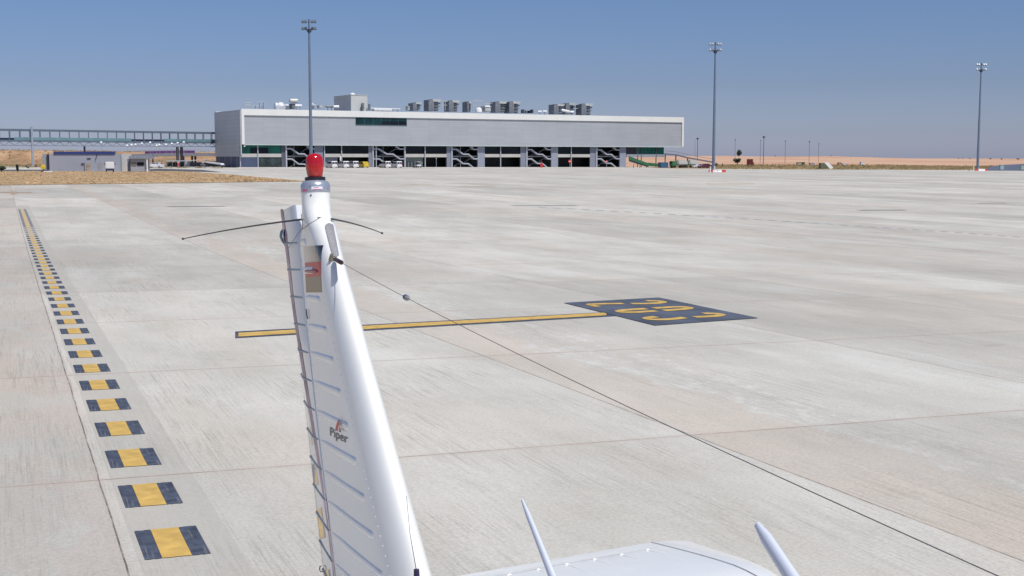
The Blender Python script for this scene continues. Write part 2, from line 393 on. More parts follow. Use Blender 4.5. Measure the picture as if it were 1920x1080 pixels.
while d < total + 4:
    t = d / total
    gap = per - ln
    e0 = d; e1 = d + ln if k < 38 else d + per - .02
    b_ = thing('painted_dash', Lb + dirL * ((e0 + e1) / 2), '', 'road marking', 'yellow and navy dashes of the apron guide line')
    my = MB(); block(my, e0, e1, wid * .26, wid * .71, .005); my.build('yellow_block', YEL if k < 34 else YELF, b_, recalc=False)
    mn = MB(); block(mn, e0, e1, 0, wid * .255, .004, jag=.006); mn.build('navy_block', NAVY if k < 34 else NAVYF, b_, recalc=False)
    mn = MB(); block(mn, e0, e1, wid * .715, wid, .004, jag=.006); mn.build('navy_block', NAVY if k < 34 else NAVYF, b_, recalc=False)
    b_['label'] = 'one of the evenly repeated yellow dashes with navy ends on the guide line'
    d += per; k += 1
# guide bar leading to the stand number
bar = thing('painted_bar', gp(790, 609), 'long solid yellow bar with thin dark borders leading to the stand number', 'road marking')
def strip2(px0, y0a, y0b, px1, y1a, y1b, m_, nm, dz):
    mb = MB(); rows = [[], []]
    for i in range(21):
        t = i / 20
        for k_, (a, b) in enumerate(((y0a, y1a), (y0b, y1b))):
            p = gp(px0 + (px1 - px0) * t, a + (b - a) * t); rows[k_].append(Vector((p.x, p.y, G(p.x, p.y) + dz + random.uniform(0, .0005))))
    mb.grid(rows); mb.build(nm, m_, bar, recalc=False)
strip2(441, 622, 634.5, 1165, 584, 592.5, NAVY, 'dark_border', .004)
strip2(447, 624.7, 632.0, 1137, 586.6, 591.8, YEL, 'yellow_stripe', .008)
# stand number plate 203
num = thing('painted_stand_number', gp(1236, 583), 'large navy panel painted on the concrete with the yellow number 203', 'road marking')
Q = [(1057, 568.5), (1235, 558.5), (1422, 597), (1228, 611)]
QG = [gp(*c) for c in Q]
def nb(a, b, dz):      # a: far->near, b: left->right
    l_ = QG[0].lerp(QG[3], a); r_ = QG[1].lerp(QG[2], a); v = l_.lerp(r_, b); return Vector((v.x, v.y, G(v.x, v.y) + dz))
m = MB(); m.grid([[nb(j / 10, i / 10, .010) for i in range(11)] for j in range(11)]); m.build('navy_panel', NAVYP, num, recalc=False)
def ribbon(mb, pts, wdt, a0, aw, b0, bw, dz):
    """pts in glyph units: x across the glyph 0..1 (far to near), y up 0..1"""
    P = [Vector((p[0], p[1], 0)) for p in pts]; L = []; R_ = []
    sxx = aw; syy = bw * 1.02
    for i, p in enumerate(P):
        dd = P[min(i + 1, len(P) - 1)] - P[max(i - 1, 0)]; dd = Vector((dd.x * sxx, dd.y * syy, 0)).normalized()
        nrm = Vector((-dd.y, dd.x, 0)) * wdt / 2
        L.append(nb(a0 + p.x * aw + nrm.x, b0 + p.y * bw + nrm.y, dz)); R_.append(nb(a0 + p.x * aw - nrm.x, b0 + p.y * bw - nrm.y, dz))
    mb.grid([L, R_])
def arc(cx, cy, rx, ry, a0, a1, n=12): return [(cx + rx * math.cos(math.radians(a0 + (a1 - a0) * i / n)), cy + ry * math.sin(math.radians(a0 + (a1 - a0) * i / n))) for i in range(n + 1)]
GL = {'2': [[(.0, .04), (1., .04)], [(.05, .04), (.12, .20), (.45, .45)], [(.62, .53), (.9, .68)] + arc(.5, .80, .46, .18, 0, 170)],
      '0': [arc(.5, .24, .42, .2, -180, 0) + [(.92, .45)], [(.08, .45), (.08, .24)], arc(.5, .76, .42, .2, 0, 180) + [(.08, .55)], [(.92, .55), (.92, .76)]],
      '3': [arc(.5, .24, .45, .22, -170, 30) + [(.80, .44)], [(.84, .56)] + arc(.5, .76, .45, .2, 0, 165)]}
for ch, a0 in (('2', .13), ('0', .43), ('3', .735)):
    mb = MB()
    for st in GL[ch]: ribbon(mb, st, .062, a0, .125, .11, .76, .016)
    mb.build('yellow_digit', YEL, num, recalc=False)
# faint far markings: a short old stripe at the left edge
fm = thing('painted_stripe', gp(35, 361), 'faded brown and dark stripe on the concrete at the left edge', 'road marking')
m = MB(); quadG(m, [(-40, 360), (24, 360.4), (24, 361.6), (-40, 361.4)], .006); quadG(m, [(30, 360.6), (60, 361), (60, 362), (30, 361.8)], .006)
m.build('stripe', mat('faded_ochre', (.33, .22, .12), .8), fm, recalc=False)
m = MB(); quadG(m, [(19, 359.3), (31, 359.3), (31, 364.5), (20, 364.5)], .010); m.build('patch', mat('rust_patch', (.40, .28, .19), .8), fm, recalc=False)
# faint dashed joint sealing far to the right, dark drain slots, ochre lines
SEAL = mat('dark_sealer', (.36, .36, .37), .8)
dl = thing('dashed_sealer_line', gp(1500, 425), 'faint dark dashed line crossing the far apron on the right', 'road marking')
m = MB(); N = 34
for i in range(N):
    t = i / N; t2 = (i + .55) / N
    x0 = 1010 + (1925 - 1010) * t ** 1.0; x1 = 1010 + (1925 - 1010) * t2
    f_ = lambda x: 388.5 + (x - 1010) * .0515 + ((x - 1010) / 915) ** 2 * 10
    quadG(m, [(x0, f_(x0) - .5), (x1, f_(x1) - .5), (x1, f_(x1) + .45), (x0, f_(x0) + .45)], .006)
m.build('dashes', SEAL, dl, recalc=False)
for i, (x0, x1, y, h, lab) in enumerate([(955, 1085, 385.6, 1.0, 'dark drain slot in the apron below the middle of the terminal'), (1605, 1700, 394, 1.3, 'dark drain slot in the apron below the middle lighting mast'),
        (1830, 1890, 381, .6, 'thin dark drain slot in the far apron at the right edge'), (310, 425, 387, 1.0, 'dark drain slot in the apron left of the fin')]):
    t_ = thing('drain_slot', gp((x0 + x1) / 2, y), lab, 'drain', 'drain slots in the apron')
    m = MB(); quadG(m, [(x0, y), (x1 - 8, y - h * .4), (x1, y + h * .3), (x0 + 10, y + h * .6)], .006); m.build('slot', mat('slot_dark', (.07, .07, .075), .8), t_, recalc=False)
for i, (x0, x1, y, h, lab) in enumerate([(755, 810, 346.8, .9, 'short ochre stripe on the apron in front of the yellow van'), (860, 925, 349.4, .9, 'short ochre stripe on the apron in front of the third stairs'),
        (1325, 1415, 345, 1.1, 'ochre stripe on the apron in front of the middle mast'), (1130, 1190, 348.5, .7, 'short ochre stripe on the apron in front of the last stairs')]):
    t_ = thing('painted_stripe', gp((x0 + x1) / 2, y), lab, 'road marking', 'ochre stripes on the far apron')
    m = MB(); quadG(m, [(x0, y - h / 2), (x1, y - h / 2), (x1, y + h / 2), (x0, y + h / 2)], .006); m.build('stripe', mat('ochre_paint', (.46, .36, .22), .8), t_, recalc=False)

for nm_, lab_, col_, pts_, h_ in (
        ('pink_seam', 'thin pinkish seam line crossing the right half of the apron', (.58, .47, .41), [(1000, 397), (1220, 413), (1500, 440), (1925, 480)], .8),):
    sl = thing(nm_, gp(*pts_[2]), lab_, 'seam'); m = MB(); rows = [[], []]
    for (xa, ya), (xb, yb) in zip(pts_, pts_[1:]):
        for q in range(12):
            t = q / 12; x = xa + (xb - xa) * t; y = ya + (yb - ya) * t; hh = h_ * random.uniform(.15, .6)
            for k_, yy in ((0, y - hh), (1, y + hh * .8)): p = gp(x, yy); rows[k_].append(Vector((p.x, p.y, G(p.x, p.y) + .004)))
    m.grid(rows); m.build('streak', mat(nm_, col_, .85, var=.1, scale=.6), sl, recalc=False)

# ------------------------------------------------------------------ terminal building
P0 = Vector((-503 / FPX * 350, 350, 0)); P1 = Vector((320 / FPX * 424, 424, 0))
UXV = (P1 - P0).normalized(); INV = Vector((-UXV.y, UXV.x, 0)); TL = (P1 - P0).length
TR = math.atan2(UXV.y, UXV.x); RT = RZ(TR)
def U(px, d=0.):                  # facade coordinate of a pixel column at depth d behind the front
    k = (px - 960) / FPX / math.cos(PITCH) * 1.0
    # x = k * y' where y' ~ forward distance; solve P0 + u*UX + d*IN
    k = (px - 960) / FPX
    a = P0 + INV * d; return (k * a.y - a.x) / (UXV.x - k * UXV.y)
def T(u, d, z): p = P0 + UXV * u + INV * d; return Vector((p.x, p.y, z))
def tb(mb, u0, u1, d0, d1, z0, z1, bev=0.):
    mb.box(T((u0 + u1) / 2, (d0 + d1) / 2, (z0 + z1) / 2), (abs(u1 - u0), abs(d1 - d0), z1 - z0), RT, bev); return mb
def facade_mat(name, col, pitch=.55, var=.05, rough=.45, vert=False):
    m = mat(name, col, rough, .15, var, .15); n, l = m.node_tree.nodes, m.node_tree.links; b = n['Principled BSDF']
    tc = n.new('ShaderNodeTexCoord'); mp = n.new('ShaderNodeMapping'); mp.inputs['Rotation'].default_value = (0, 0, -TR)
    l.new(tc.outputs['Object'], mp.inputs[0]); sx = n.new('ShaderNodeSeparateXYZ'); l.new(mp.outputs[0], sx.inputs[0])
    M = lambda *a: node_math(n, l, *a)
    f = M('FRACT', M('DIVIDE', sx.outputs[2], pitch)); line = M('LESS_THAN', f, .12)
    g = M('FRACT', M('DIVIDE', sx.outputs[0], 6.3)); l2 = M('LESS_THAN', g, .012)
    cbx = n.new('ShaderNodeCombineXYZ'); l.new(M('FLOOR', M('DIVIDE', sx.outputs[0], 6.3)), cbx.inputs[0]); l.new(M('FLOOR', M('DIVIDE', sx.outputs[2], pitch)), cbx.inputs[1])
    wnz = n.new('ShaderNodeTexWhiteNoise'); l.new(cbx.outputs[0], wnz.inputs[0])
    tone = M('SUBTRACT', M('ADD', .97, M('MULTIPLY', wnz.outputs[0], .06)), M('MULTIPLY', M('MAXIMUM', line, l2), .16))
    k = n.new('ShaderNodeVectorMath'); k.operation = 'SCALE'; src = b.inputs['Base Color'].links[0].from_socket
    l.new(src, k.inputs[0]); l.new(tone, k.inputs['Scale']); l.new(k.outputs[0], b.inputs['Base Color']); return m
PANEL = facade_mat('grey_facade_panel', (.40, .42, .445)); SIDEP = facade_mat('side_facade_panel', (.50, .51, .53), 1.1)
WHITE = mat('white_cladding', (.72, .72, .69), .5, var=.04, scale=.2)
GREYW = mat('grey_wall', (.20, .22, .27), .7, var=.08, scale=.4); GREYL = mat('grey_steel', (.42, .44, .48), .5, .2, .06)
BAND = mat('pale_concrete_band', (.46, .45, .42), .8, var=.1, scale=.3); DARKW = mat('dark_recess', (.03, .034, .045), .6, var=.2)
GLG = mat('green_glass', (.015, .15, .115), .35, 0, .35, .25, spec=.25); GLD = mat('dark_glass', (.006, .012, .018), .4, 0, .5, .3, spec=.2)
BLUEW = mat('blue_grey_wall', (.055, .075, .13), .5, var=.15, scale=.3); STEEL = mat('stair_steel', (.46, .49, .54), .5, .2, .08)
tz = -0.5
term = thing('terminal_building', T(0, 0, tz), 'long grey and white airport terminal with an overhanging upper storey and open stair bays', 'building')
ZB, ZT, ZP = 6.0, 15.6, 13.9
uR = TL
# upper storey
m = MB(); tb(m, .7, uR - .7, .35, 24, ZB, ZP); tb(m, .3, uR - .3, .8, 23.6, ZP, 15.2); m.build('upper_facade', PANEL, term)
m = MB(); tb(m, 0, uR, 0, 1.2, ZP + .003, ZT); tb(m, 0, .75, 0, .9, ZB, ZP); tb(m, uR - .75, uR, 0, .9, ZB, ZP); tb(m, uR - .4, uR, 1.2, 24, ZP + .003, ZT); tb(m, 0, uR, 23.2, 24, ZP + .003, ZT); m.build('parapet_frame', WHITE, term)
m = MB(); tb(m, .75, uR - .75, .1, .4, ZB - .18, ZB - .003); m.build('soffit_edge', mat('pale_trim', (.50, .56, .55), .5), term)
m = MB(); tb(m, -.28, -.003, .3, 24, 2.7, ZT - .25); m.build('side_wall', SIDEP, term)
m = MB(); tb(m, -.1, .18, 1.6, 24, tz - 1, 2.69); m.build('side_base_wall', BLUEW, term)
for dd in (4, 9.5, 15, 20.5):
    m = MB(); tb(m, -.2, -.1, dd, dd + .25, tz - 1, 2.69); m.build('side_post', GREYL, term)
# ribbon window high on the facade
u0, u1 = U(670), U(765); wz1, wz0 = 13.75, 11.75
m = MB(); tb(m, u0, u1, .30, .36, wz0, wz1); wf = m.build('window', mat('teal_glass', (.004, .035, .042), .35, 0, .5, .25, spec=.3), term)
m = MB()
for k in range(7):
    uu = u0 + (u1 - u0) * k / 6; tb(m, uu - .03, uu + .03, .27, .30, wz0, wz1)
tb(m, u0 - .1, u1 + .1, .2, .3, wz0 - .12, wz0); m.build('window_frame', mat('window_frame_dark', (.10, .15, .16), .5), wf)
m = MB(); tb(m, u0 + (u1 - u0) * .5, u1 - .1, .27, .295, wz0, wz0 + 1.1); m.build('pane', GLD, wf)
# lower storeys
D0 = 1.3
uEnd = U(1248); uGl = U(1177)
def bay_glass(a, b, upper, lower, nm='bay_window'):
    for mm, z0, z1, k in ((upper, 3.55, ZB - .2, 0), (lower, tz - 1, 2.6, 1)):
        if mm is None: continue
        m = MB(); tb(m, U(a), U(b), D0 + .35, D0 + .45, z0, z1); m.build(nm, mm, term)
def wall(a, b, mm, d0=D0, z0=-1.5, z1=ZB - .19, nm='wall_panel', d1=None):
    m = MB(); tb(m, U(a), U(b), d0, d1 if d1 else d0 + .5, z0, z1); return m.build(nm, mm, term)
def post(px, w_=.28, z0=-1.5, z1=ZB - .19, mm=GREYL, d=D0 - .3):
    u = U(px); m = MB(); tb(m, u - w_ / 2, u + w_ / 2, d, d + w_, z0, z1); m.build('column', mm, term)
def band(a, b, mm=BAND): m = MB(); tb(m, U(a), U(b), D0 + .05, D0 + .6, 2.55, 3.5); m.build('floor_band', mm, term)
# interior rear wall and floor slab give the depth seen between the posts
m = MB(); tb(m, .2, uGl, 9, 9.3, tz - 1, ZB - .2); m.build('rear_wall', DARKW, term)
m = MB(); tb(m, .2, uEnd, D0 + .7, 22, 2.62, 3.0); m.build('floor_slab', mat('slab', (.2, .2, .2), .8), term)
bay_glass(455, 533, GLG, None); wall(455.5, 488, BLUEW, z1=2.54, nm='blue_wall_panel'); wall(490, 533, mat('dim_glass', (.03, .045, .045), .3, var=.8, scale=.5), d0=D0 + .3, z1=2.54, nm='shop_window')
m = MB(); tb(m, U(476), U(509), D0 + .2, D0 + .34, 3.5, 5.1); m.build('dark_window', GLD, term)
for a, b in ((614, 696), (764, 842), (913, 980), (1050, 1110)):
    bay_glass(a, b, GLD, None if a != 764 else None); band(a, b)
band(455, 533); band(1178, 1248, mat('grey_band', (.27, .29, .33), .7))
m = MB(); tb(m, U(764), U(800), D0 + .9, D0 + 1.0, -1.5, 2.55); sf = m.build('shop_front', mat('pale_green_wall', (.16, .20, .18), .6), term)
m = MB()
for k in range(4): tb(m, U(768 + k * 6), U(772 + k * 6), D0 + .8, D0 + .88, -.6, 1.3)
m.build('doorway', DARKW, sf)
m = MB(); tb(m, U(614), U(640), D0 + .9, D0 + 1.0, -1.5, 2.55); m.build('grey_wall_panel', GREYW, term)
for a, b, mm in ((533, 541, mat('mauve_grey', (.09, .09, .12), .7)), (595, 611, GREYW), (696, 703, GREYW), (842, 851, GREYW), (900, 913, mat('light_grey_wall', (.26, .285, .34), .6)),
                 (980, 991, GREYW), (1037.5, 1050, _m['light_grey_wall']), (1110, 1121, GREYW), (1165.5, 1177, _m['light_grey_wall'])): wall(a, b, mm, nm='pier_wall')
for px in (455.5, 488.5, 541.5, 613, 645, 703.8, 709.5, 763.3, 801, 851, 942, 991, 1074, 1121.5): post(px, .42 if px in (541.5, 703.8, 763.3, 851, 991, 1121.5) else .26)
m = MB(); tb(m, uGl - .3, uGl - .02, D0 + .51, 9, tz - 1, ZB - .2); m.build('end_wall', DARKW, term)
# right end: green glass box and open undercroft
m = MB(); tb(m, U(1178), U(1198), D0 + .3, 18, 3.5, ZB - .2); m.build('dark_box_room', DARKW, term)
m = MB(); tb(m, U(1198.5), uEnd, D0 + .3, D0 + .4, 3.5, ZB - .2); gb = m.build('green_glazing', GLG, term)
for k in range(6): m = MB(); uu = U(1198.5) + (uEnd - U(1198.5)) * k / 5; tb(m, uu - .06, uu + .06, D0 + .2, D0 + .3, 3.5, ZB - .2); m.build('mullion', mat('green_mullion', (.03, .12, .10), .4), gb)
for px in (1199, 1206, 1233.5): post(px, .24, mm=mat('dark_column', (.10, .12, .13), .5), d=D0)
# stairs, one flight system per bay
def stairs(a, b):
    ua, ub = U(a), U(b); W = ub - ua
    def P(f, z, d): return T(ua + W * f, d, z)
    def poly(zA, d, flip=False, w_=.16, h=.36, mm=None):
        pts = [(0, zA), (.20, zA), (.44, zA - 1.42), (.64, zA - 1.42), (.86, zA - 2.82), (1, zA - 2.82)]
        if flip: pts = [(1 - f, z) for f, z in pts]
        mb = MB(); any_ = False
        for (f0, z0), (f1, z1) in zip(pts, pts[1:]):
            # clip at soffit and ground
            if max(z0, z1) > ZB - .25:
                if min(z0, z1) > ZB - .25: continue
                t = (ZB - .25 - z0) / (z1 - z0)
                if z0 > z1: f0 += (f1 - f0) * t; z0 = ZB - .25
                else: f1 = f0 + (f1 - f0) * t; z1 = ZB - .25
            if min(z0, z1) < tz - .3: 
                if max(z0, z1) < tz - .2: continue
            a_ = P(f0, z0, d); b_ = P(f1, z1, d)
            mb.prism([a_ + Vector((0, 0, -h / 2)), b_ + Vector((0, 0, -h / 2)), b_ + Vector((0, 0, h / 2)), a_ + Vector((0, 0, h / 2))], INV * w_)
            mb.prism([a_ + Vector((0, 0, -h / 2 - .02)), b_ + Vector((0, 0, -h / 2 - .02)), b_ + Vector((0, 0, -h / 2 + .1)), a_ + Vector((0, 0, -h / 2 + .1))], INV * 1.0)
            None if 1 else mb.prism([a_ + Vector((0, 0, .80)), b_ + Vector((0, 0, .80)), b_ + Vector((0, 0, .86)), a_ + Vector((0, 0, .86))], INV * .05) if max(z0, z1) < ZB - 1.2 else None
            any_ = True
        if any_:
            o = mb.build('stair_flight', mm or STEEL, term)
        else: mb.b.free()
    for zA in (7.7, 4.86, 2.04): poly(zA, D0 - .1)
    for zA in (7.7, 4.86, 2.04): poly(zA, D0 + 2.2, True, .12, .26, mat('dimmed_stair_steel', (.20, .22, .25), .5))  # rear flights: dimmer copy of the stair steel, shade put into its colour
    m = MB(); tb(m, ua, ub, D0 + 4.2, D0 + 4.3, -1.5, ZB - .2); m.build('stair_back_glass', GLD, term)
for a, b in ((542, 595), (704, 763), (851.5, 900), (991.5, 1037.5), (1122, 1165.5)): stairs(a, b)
for px in (727, 560, 872): post(px, .12, d=D0 + 1.5)
# kerb in front
m = MB(); tb(m, -2, uEnd + 22, -2.2, D0 - .6, -2.0, -.32); k_ = m.build('kerb', mat('pale_kerb', (.55, .52, .49), .8)); struct(k_, 'raised pale pavement along the terminal front')
for v in k_.data.vertices:       # follow the apron
    z = G(v.co.x, v.co.y); v.co.z = z + (.14 if v.co.z > -1 else -.4)
# security lamp on the side wall
m = MB(); m.box(at(444.5, 265.8, 355), (.5, .4, .4), bev=.08); tag(m.build('wall_lamp', mat('lamp_white', (.8, .8, .8), .3)), 'small white lamp high on the shaded end wall of the terminal', 'lamp')
m = MB(); m.box(at(458.5, 274, 349), (.4, .3, .35), bev=.06); tag(m.build('wall_lamp', _m['lamp_white']), 'small white lamp under the corner of the overhang', 'lamp')

# ------------------------------------------------------------------ roof equipment
def R(px, py, d): Y = 350; u = U(px, d); p = T(u, d, 0); return Vector((p.x, p.y, zpx(py, p.y)))
CGR = mat('roof_unit_grey', (.20, .215, .235), .5, .3, .25, 1.2); CLT = mat('roof_unit_light', (.52, .53, .50), .5, .3, .15, 1.); SILV = mat('bright_metal', (.90, .90, .90), .4, .45, .03)
WPIPE = mat('white_roof_pipe', (.78, .78, .76), .4, .0, .05)
def rbox(mb, x0, x1, y0, y1, d, dep=3., bev=.05):
    a = R(x0, y0, d); b = R(x1, y1, d); u0 = U(x0, d); u1 = U(x1, d)
    mb.box(T((u0 + u1) / 2, d + dep / 2, (a.z + b.z) / 2), (abs(u1 - u0), dep, abs(a.z - b.z)), RT, bev)
def cooling(x0, x1, y0, y1, d, lab, rings=3):
    t_ = thing('cooling_unit', R((x0 + x1) / 2, y1, d), lab, 'roof unit', 'grey cooling units on the terminal roof')
    w_ = x1 - x0; h = y1 - y0
    m = MB(); rbox(m, x0, x0 + w_ * .45, y0 + 1, y1 + 1, d, 3.4); m.build('casing', CGR, t_)
    m = MB()
    for k in range(rings):
        yy = y0 + h * (.30 + .26 * k); rbox(m, x0 + w_ * .45, x1 - w_ * .07 * (k + 1), yy, yy + h * .13, d + .3, 2.6)
    rbox(m, x0 + w_ * .5, x1 - w_ * .25, y0 + 2, y1 + 1, d + .6, 2.0); m.build('louvre_stack', CGR, t_)
    a = R(x0 + w_ * .30, y0, d); b = R(x1, y0, d); z0 = a.z; hz = (R(x0, y0 + h * .2, d).z - z0)
    m = MB(); u0 = U(x0 + w_ * .3, d); u1 = U(x1 + .5, d)
    m.prism([T(u0, d - .1, z0), T(u1, d - .1, z0), T(u1 - .5, d - .1, z0 + hz), T(u0 + .2, d - .1, z0 + hz)], INV * 3.2); m.build('fan_hood', CLT, t_)
cooling(776, 793, 192, 206.5, 9, 'smallest grey cooling unit, first of the row on the terminal roof', 2)
cooling(805, 829, 186, 207, 9, 'tall broad grey cooling unit, second in the roof row')
cooling(843, 863, 188, 208, 9, 'grey cooling unit, third in the roof row, beside thin frames')
cooling(929, 951, 190, 210, 10, 'grey cooling unit right of the white domed roof plant')
cooling(955, 976, 190, 211, 9, 'grey cooling unit, last before the gap in the roof row')
cooling(1038, 1058, 195, 213, 12, 'grey cooling unit behind the slanting white duct')
cooling(1060, 1079, 193, 213, 13, 'grey cooling unit between the slanting duct and the last unit')
cooling(1089, 1111, 194, 214.5, 9, 'rightmost grey cooling unit of the terminal roof', 3)
cooling(877, 885, 190, 209, 11, 'narrow dark cooling unit left of the open roof frame', 2)
def rframe(x0, x1, y0, y1, d, lab, nx=2):
    t_ = thing('roof_frame', R((x0 + x1) / 2, y1, d), lab, 'roof frame', 'open steel frames on the terminal roof')
    m = MB()
    for k in range(nx + 1):
        x = x0 + (x1 - x0) * k / nx; m.tube([R(x, y0, d), R(x, y1 + 1, d)], .09, 6)
        m.tube([R(x, y0, d + 3), R(x, y1 + 1, d + 3)], .09, 6)
    for y in (y0, y0 + (y1 - y0) * .45):
        m.tube([R(x0, y, d), R(x1, y, d)], .1, 6); m.tube([R(x0, y, d + 3), R(x1, y, d + 3)], .1, 6)
    m.build('posts_and_rails', CLT, t_)
rframe(464, 475, 192.5, 203, 6, 'small open steel frame at the left end of the terminal roof', 1)
rframe(829, 843, 190, 206, 10, 'thin steel frame between the second and third cooling units')
rframe(887, 906, 189.5, 208, 10, 'open steel frame above the white domed roof plant')
rframe(907, 928, 194, 208, 12, 'open steel frame behind the pale roof cabinet')
rframe(1078, 1090, 196, 213, 11, 'thin steel frame beside the rightmost cooling unit', 2)
def rsimple(name, lab, cat, parts, group=None):
    t_ = None
    for (nm, x0, x1, y0, y1, d, dep, mm) in parts:
        if t_ is None: t_ = thing(name, R((x0 + x1) / 2, y1, d), lab, cat, group)
        m = MB(); rbox(m, x0, x1, y0, y1, d, dep, .12); m.build(nm, mm, t_)
def rduct(name, lab, cat, x0, x1, y, rpx, d, mm=SILV, legs=2, y2=None, group=None):
    t_ = thing(name, R((x0 + x1) / 2, y, d), lab, cat, group); r = rpx * .15
    y2 = y if y2 is None else y2
    m = MB(); m.tube([R(x0, y, d), R(x0 + (x1 - x0) * .1, y, d), R(x1, y2, d)], [r * .8, r, r], 14); m.build('pipe', mm, t_, smooth=True)
    m = MB()
    for k in range(legs):
        x = x0 + (x1 - x0) * (k + .5) / legs; a = R(x, y, d); m.tube([a, Vector((a.x, a.y, 14.8))], .1, 6)
    m.build('support', CGR, t_)
rduct('roof_antenna', 'thin horizontal antenna bars at the left end of the terminal roof', 'antenna', 477, 502, 197.5, .35, 8, CLT)
rduct('roof_antenna', 'short upper antenna bar near the left end of the terminal roof', 'antenna', 487, 502, 191.5, .35, 8, CLT)
t_ = thing('reflective_duct', R(527, 205, 6), 'dazzling bent metal duct on the left part of the terminal roof', 'duct')
m = MB(); m.tube([R(519, 198, 6), R(524, 199, 6), R(527, 202, 5)], [.9, 1.0, .8], 16); m.build('elbow', SILV, t_, smooth=True)
m = MB(); m.tube([R(526, 197, 6), R(531, 198, 6), R(534, 203, 5)], [.9, 1.05, .9], 16); m.build('elbow', SILV, t_, smooth=True)
rsimple('air_handler', 'dark air handler carrying a big drum left of the nearest mast', 'roof unit', [('casing', 551, 558, 194, 204, 7, 3, CGR), ('duct_box', 538, 546, 195, 199, 7, 2.5, SILV), ('lower_box', 538, 547, 199, 205, 7, 2.5, CGR)])
rduct('fan_drum', 'large silver fan drum on top of the dark air handler', 'drum', 547, 561, 189, 4.2, 7, CLT, 0)
rduct('white_duct', 'white horizontal duct just left of the nearest mast', 'duct', 557, 569, 198, 2.2, 6, WPIPE)
rsimple('vent_stack', 'small white capped vents just right of the nearest mast', 'vent', [('cap', 586, 592, 193, 195, 7, 2, WPIPE), ('cap', 588, 596, 196, 198, 6, 2, WPIPE), ('body', 588, 593, 198, 204, 6, 2, CGR)])
rsimple('roof_box', 'small grey ridge vent right of the nearest mast', 'vent', [('casing', 602, 608, 197, 203, 7, 2, CLT)])
rduct('round_duct', 'silver duct ending beside the roof penthouse', 'duct', 614, 628, 199.5, 2.2, 7, CGR); rduct('white_duct', 'gleaming white duct end beside the roof penthouse', 'duct', 628, 638, 200, 2.6, 6, WPIPE)
# penthouse
t_ = thing('roof_penthouse', R(664, 205, 5), 'plain pale box shaped penthouse standing on the terminal roof', 'penthouse')
m = MB(); u0, u1 = U(661, 4), U(691.5, 4); z1 = zpx(178.5, T(u0, 4, 0).y); tb(m, u0, u1, 4, 17, 14.5, z1); m.build('walls', mat('penthouse_metal', (.50, .52, .50), .6, .0, .05, .3), t_)
m = MB(); tb(m, u0 - .1, u1 + .1, 3.9, 17.1, z1, z1 + .2); m.build('coping', CLT, t_)
m = MB(); tb(m, U(680, 3.8), U(684, 3.8), 3.8, 3.95, 15, zpx(194, 370)); m.build('door', CGR, t_)
m = MB(); c = R(664, 178, 6); m.lathe(c, (0, 0, 1), [(.2, -.4), (.2, 0), (.7, .05), (.75, .25), (.5, .5), (.05, .6)], 16); tag(m.build('roof_dome', mat('dome_white', (.85, .85, .85), .25), smooth=True), 'small white dome on top of the roof penthouse', 'dome')
for x, y0_, l_ in ((683, 193, 'slim dark flue standing in front of the penthouse'), (695, 195, 'slim dark flue standing right of the penthouse')):
    m = MB(); m.tube([R(x, y0_, 3), R(x, 207, 3)], .35, 10); tag(m.build('flue', CGR), l_, 'flue', 'dark flues by the roof penthouse')
rduct('white_pipe_run', 'long low white pipe run right of the penthouse', 'pipe', 697, 752, 203, .9, 4, WPIPE, 6, 204.5)
rsimple('roof_skylight', 'low white skylight box in front of the pipe run', 'skylight', [('casing', 704, 738, 204.5, 208, 3, 2, WPIPE)])
t_ = thing('roof_tank', R(898, 208, 6), 'white domed roof tank right of the narrow cooling unit', 'tank')
m = MB(); c = R(898, 208, 6); m.lathe(c, (0, 0, 1), [(1.0, -.4), (1.0, .5), (.8, .85), (.3, 1.05), (.02, 1.1)], 16); m.build('tank', WPIPE, t_, smooth=True)
rsimple('roof_cabinet', 'pale roof cabinet with a bright white lid near the domed tank', 'roof unit', [('casing', 910, 921, 201.5, 209, 6, 3, CLT), ('lid', 910, 920, 197.5, 201.4, 5.8, 3, WPIPE)])
rsimple('roof_curb', 'row of small dark curbs in the gap of the roof row', 'vent', [('curb', 982, 984.5, 205, 212, 6, 2, CGR), ('curb', 986, 989, 207, 212, 6, 2, CGR), ('curb', 991, 996, 207.5, 212, 6, 2, GLD), ('curb', 999, 1000.5, 205, 212, 6, 2, CGR)])
rduct('white_duct', 'left of two short white ducts in the gap of the roof row', 'duct', 1008, 1015, 209.2, 1.8, 4, WPIPE, 1); rduct('white_duct', 'right of two short white ducts in the gap of the roof row', 'duct', 1017, 1024.5, 208.8, 1.8, 4, WPIPE, 1)
rduct('slanting_duct', 'big white duct slanting down in front of the cooling units', 'duct', 1052, 1066, 206.5, 2.8, 5, WPIPE, 1, 209.5); rduct('white_duct', 'stubby white duct end right of the slanting duct', 'duct', 1067.5, 1074, 210, 2.6, 5, WPIPE, 1)
rsimple('roof_vent', 'small light vent left of the first cooling unit', 'vent', [('cap', 766, 771, 199, 201, 7, 2, CLT), ('body', 767, 770, 201, 207, 7, 2, CLT)])
for x, y0_, l_ in ((705, 160, 'thin lightning rod right of the roof penthouse'), (652, 150, 'thin lightning rod above the roof penthouse')):
    pass

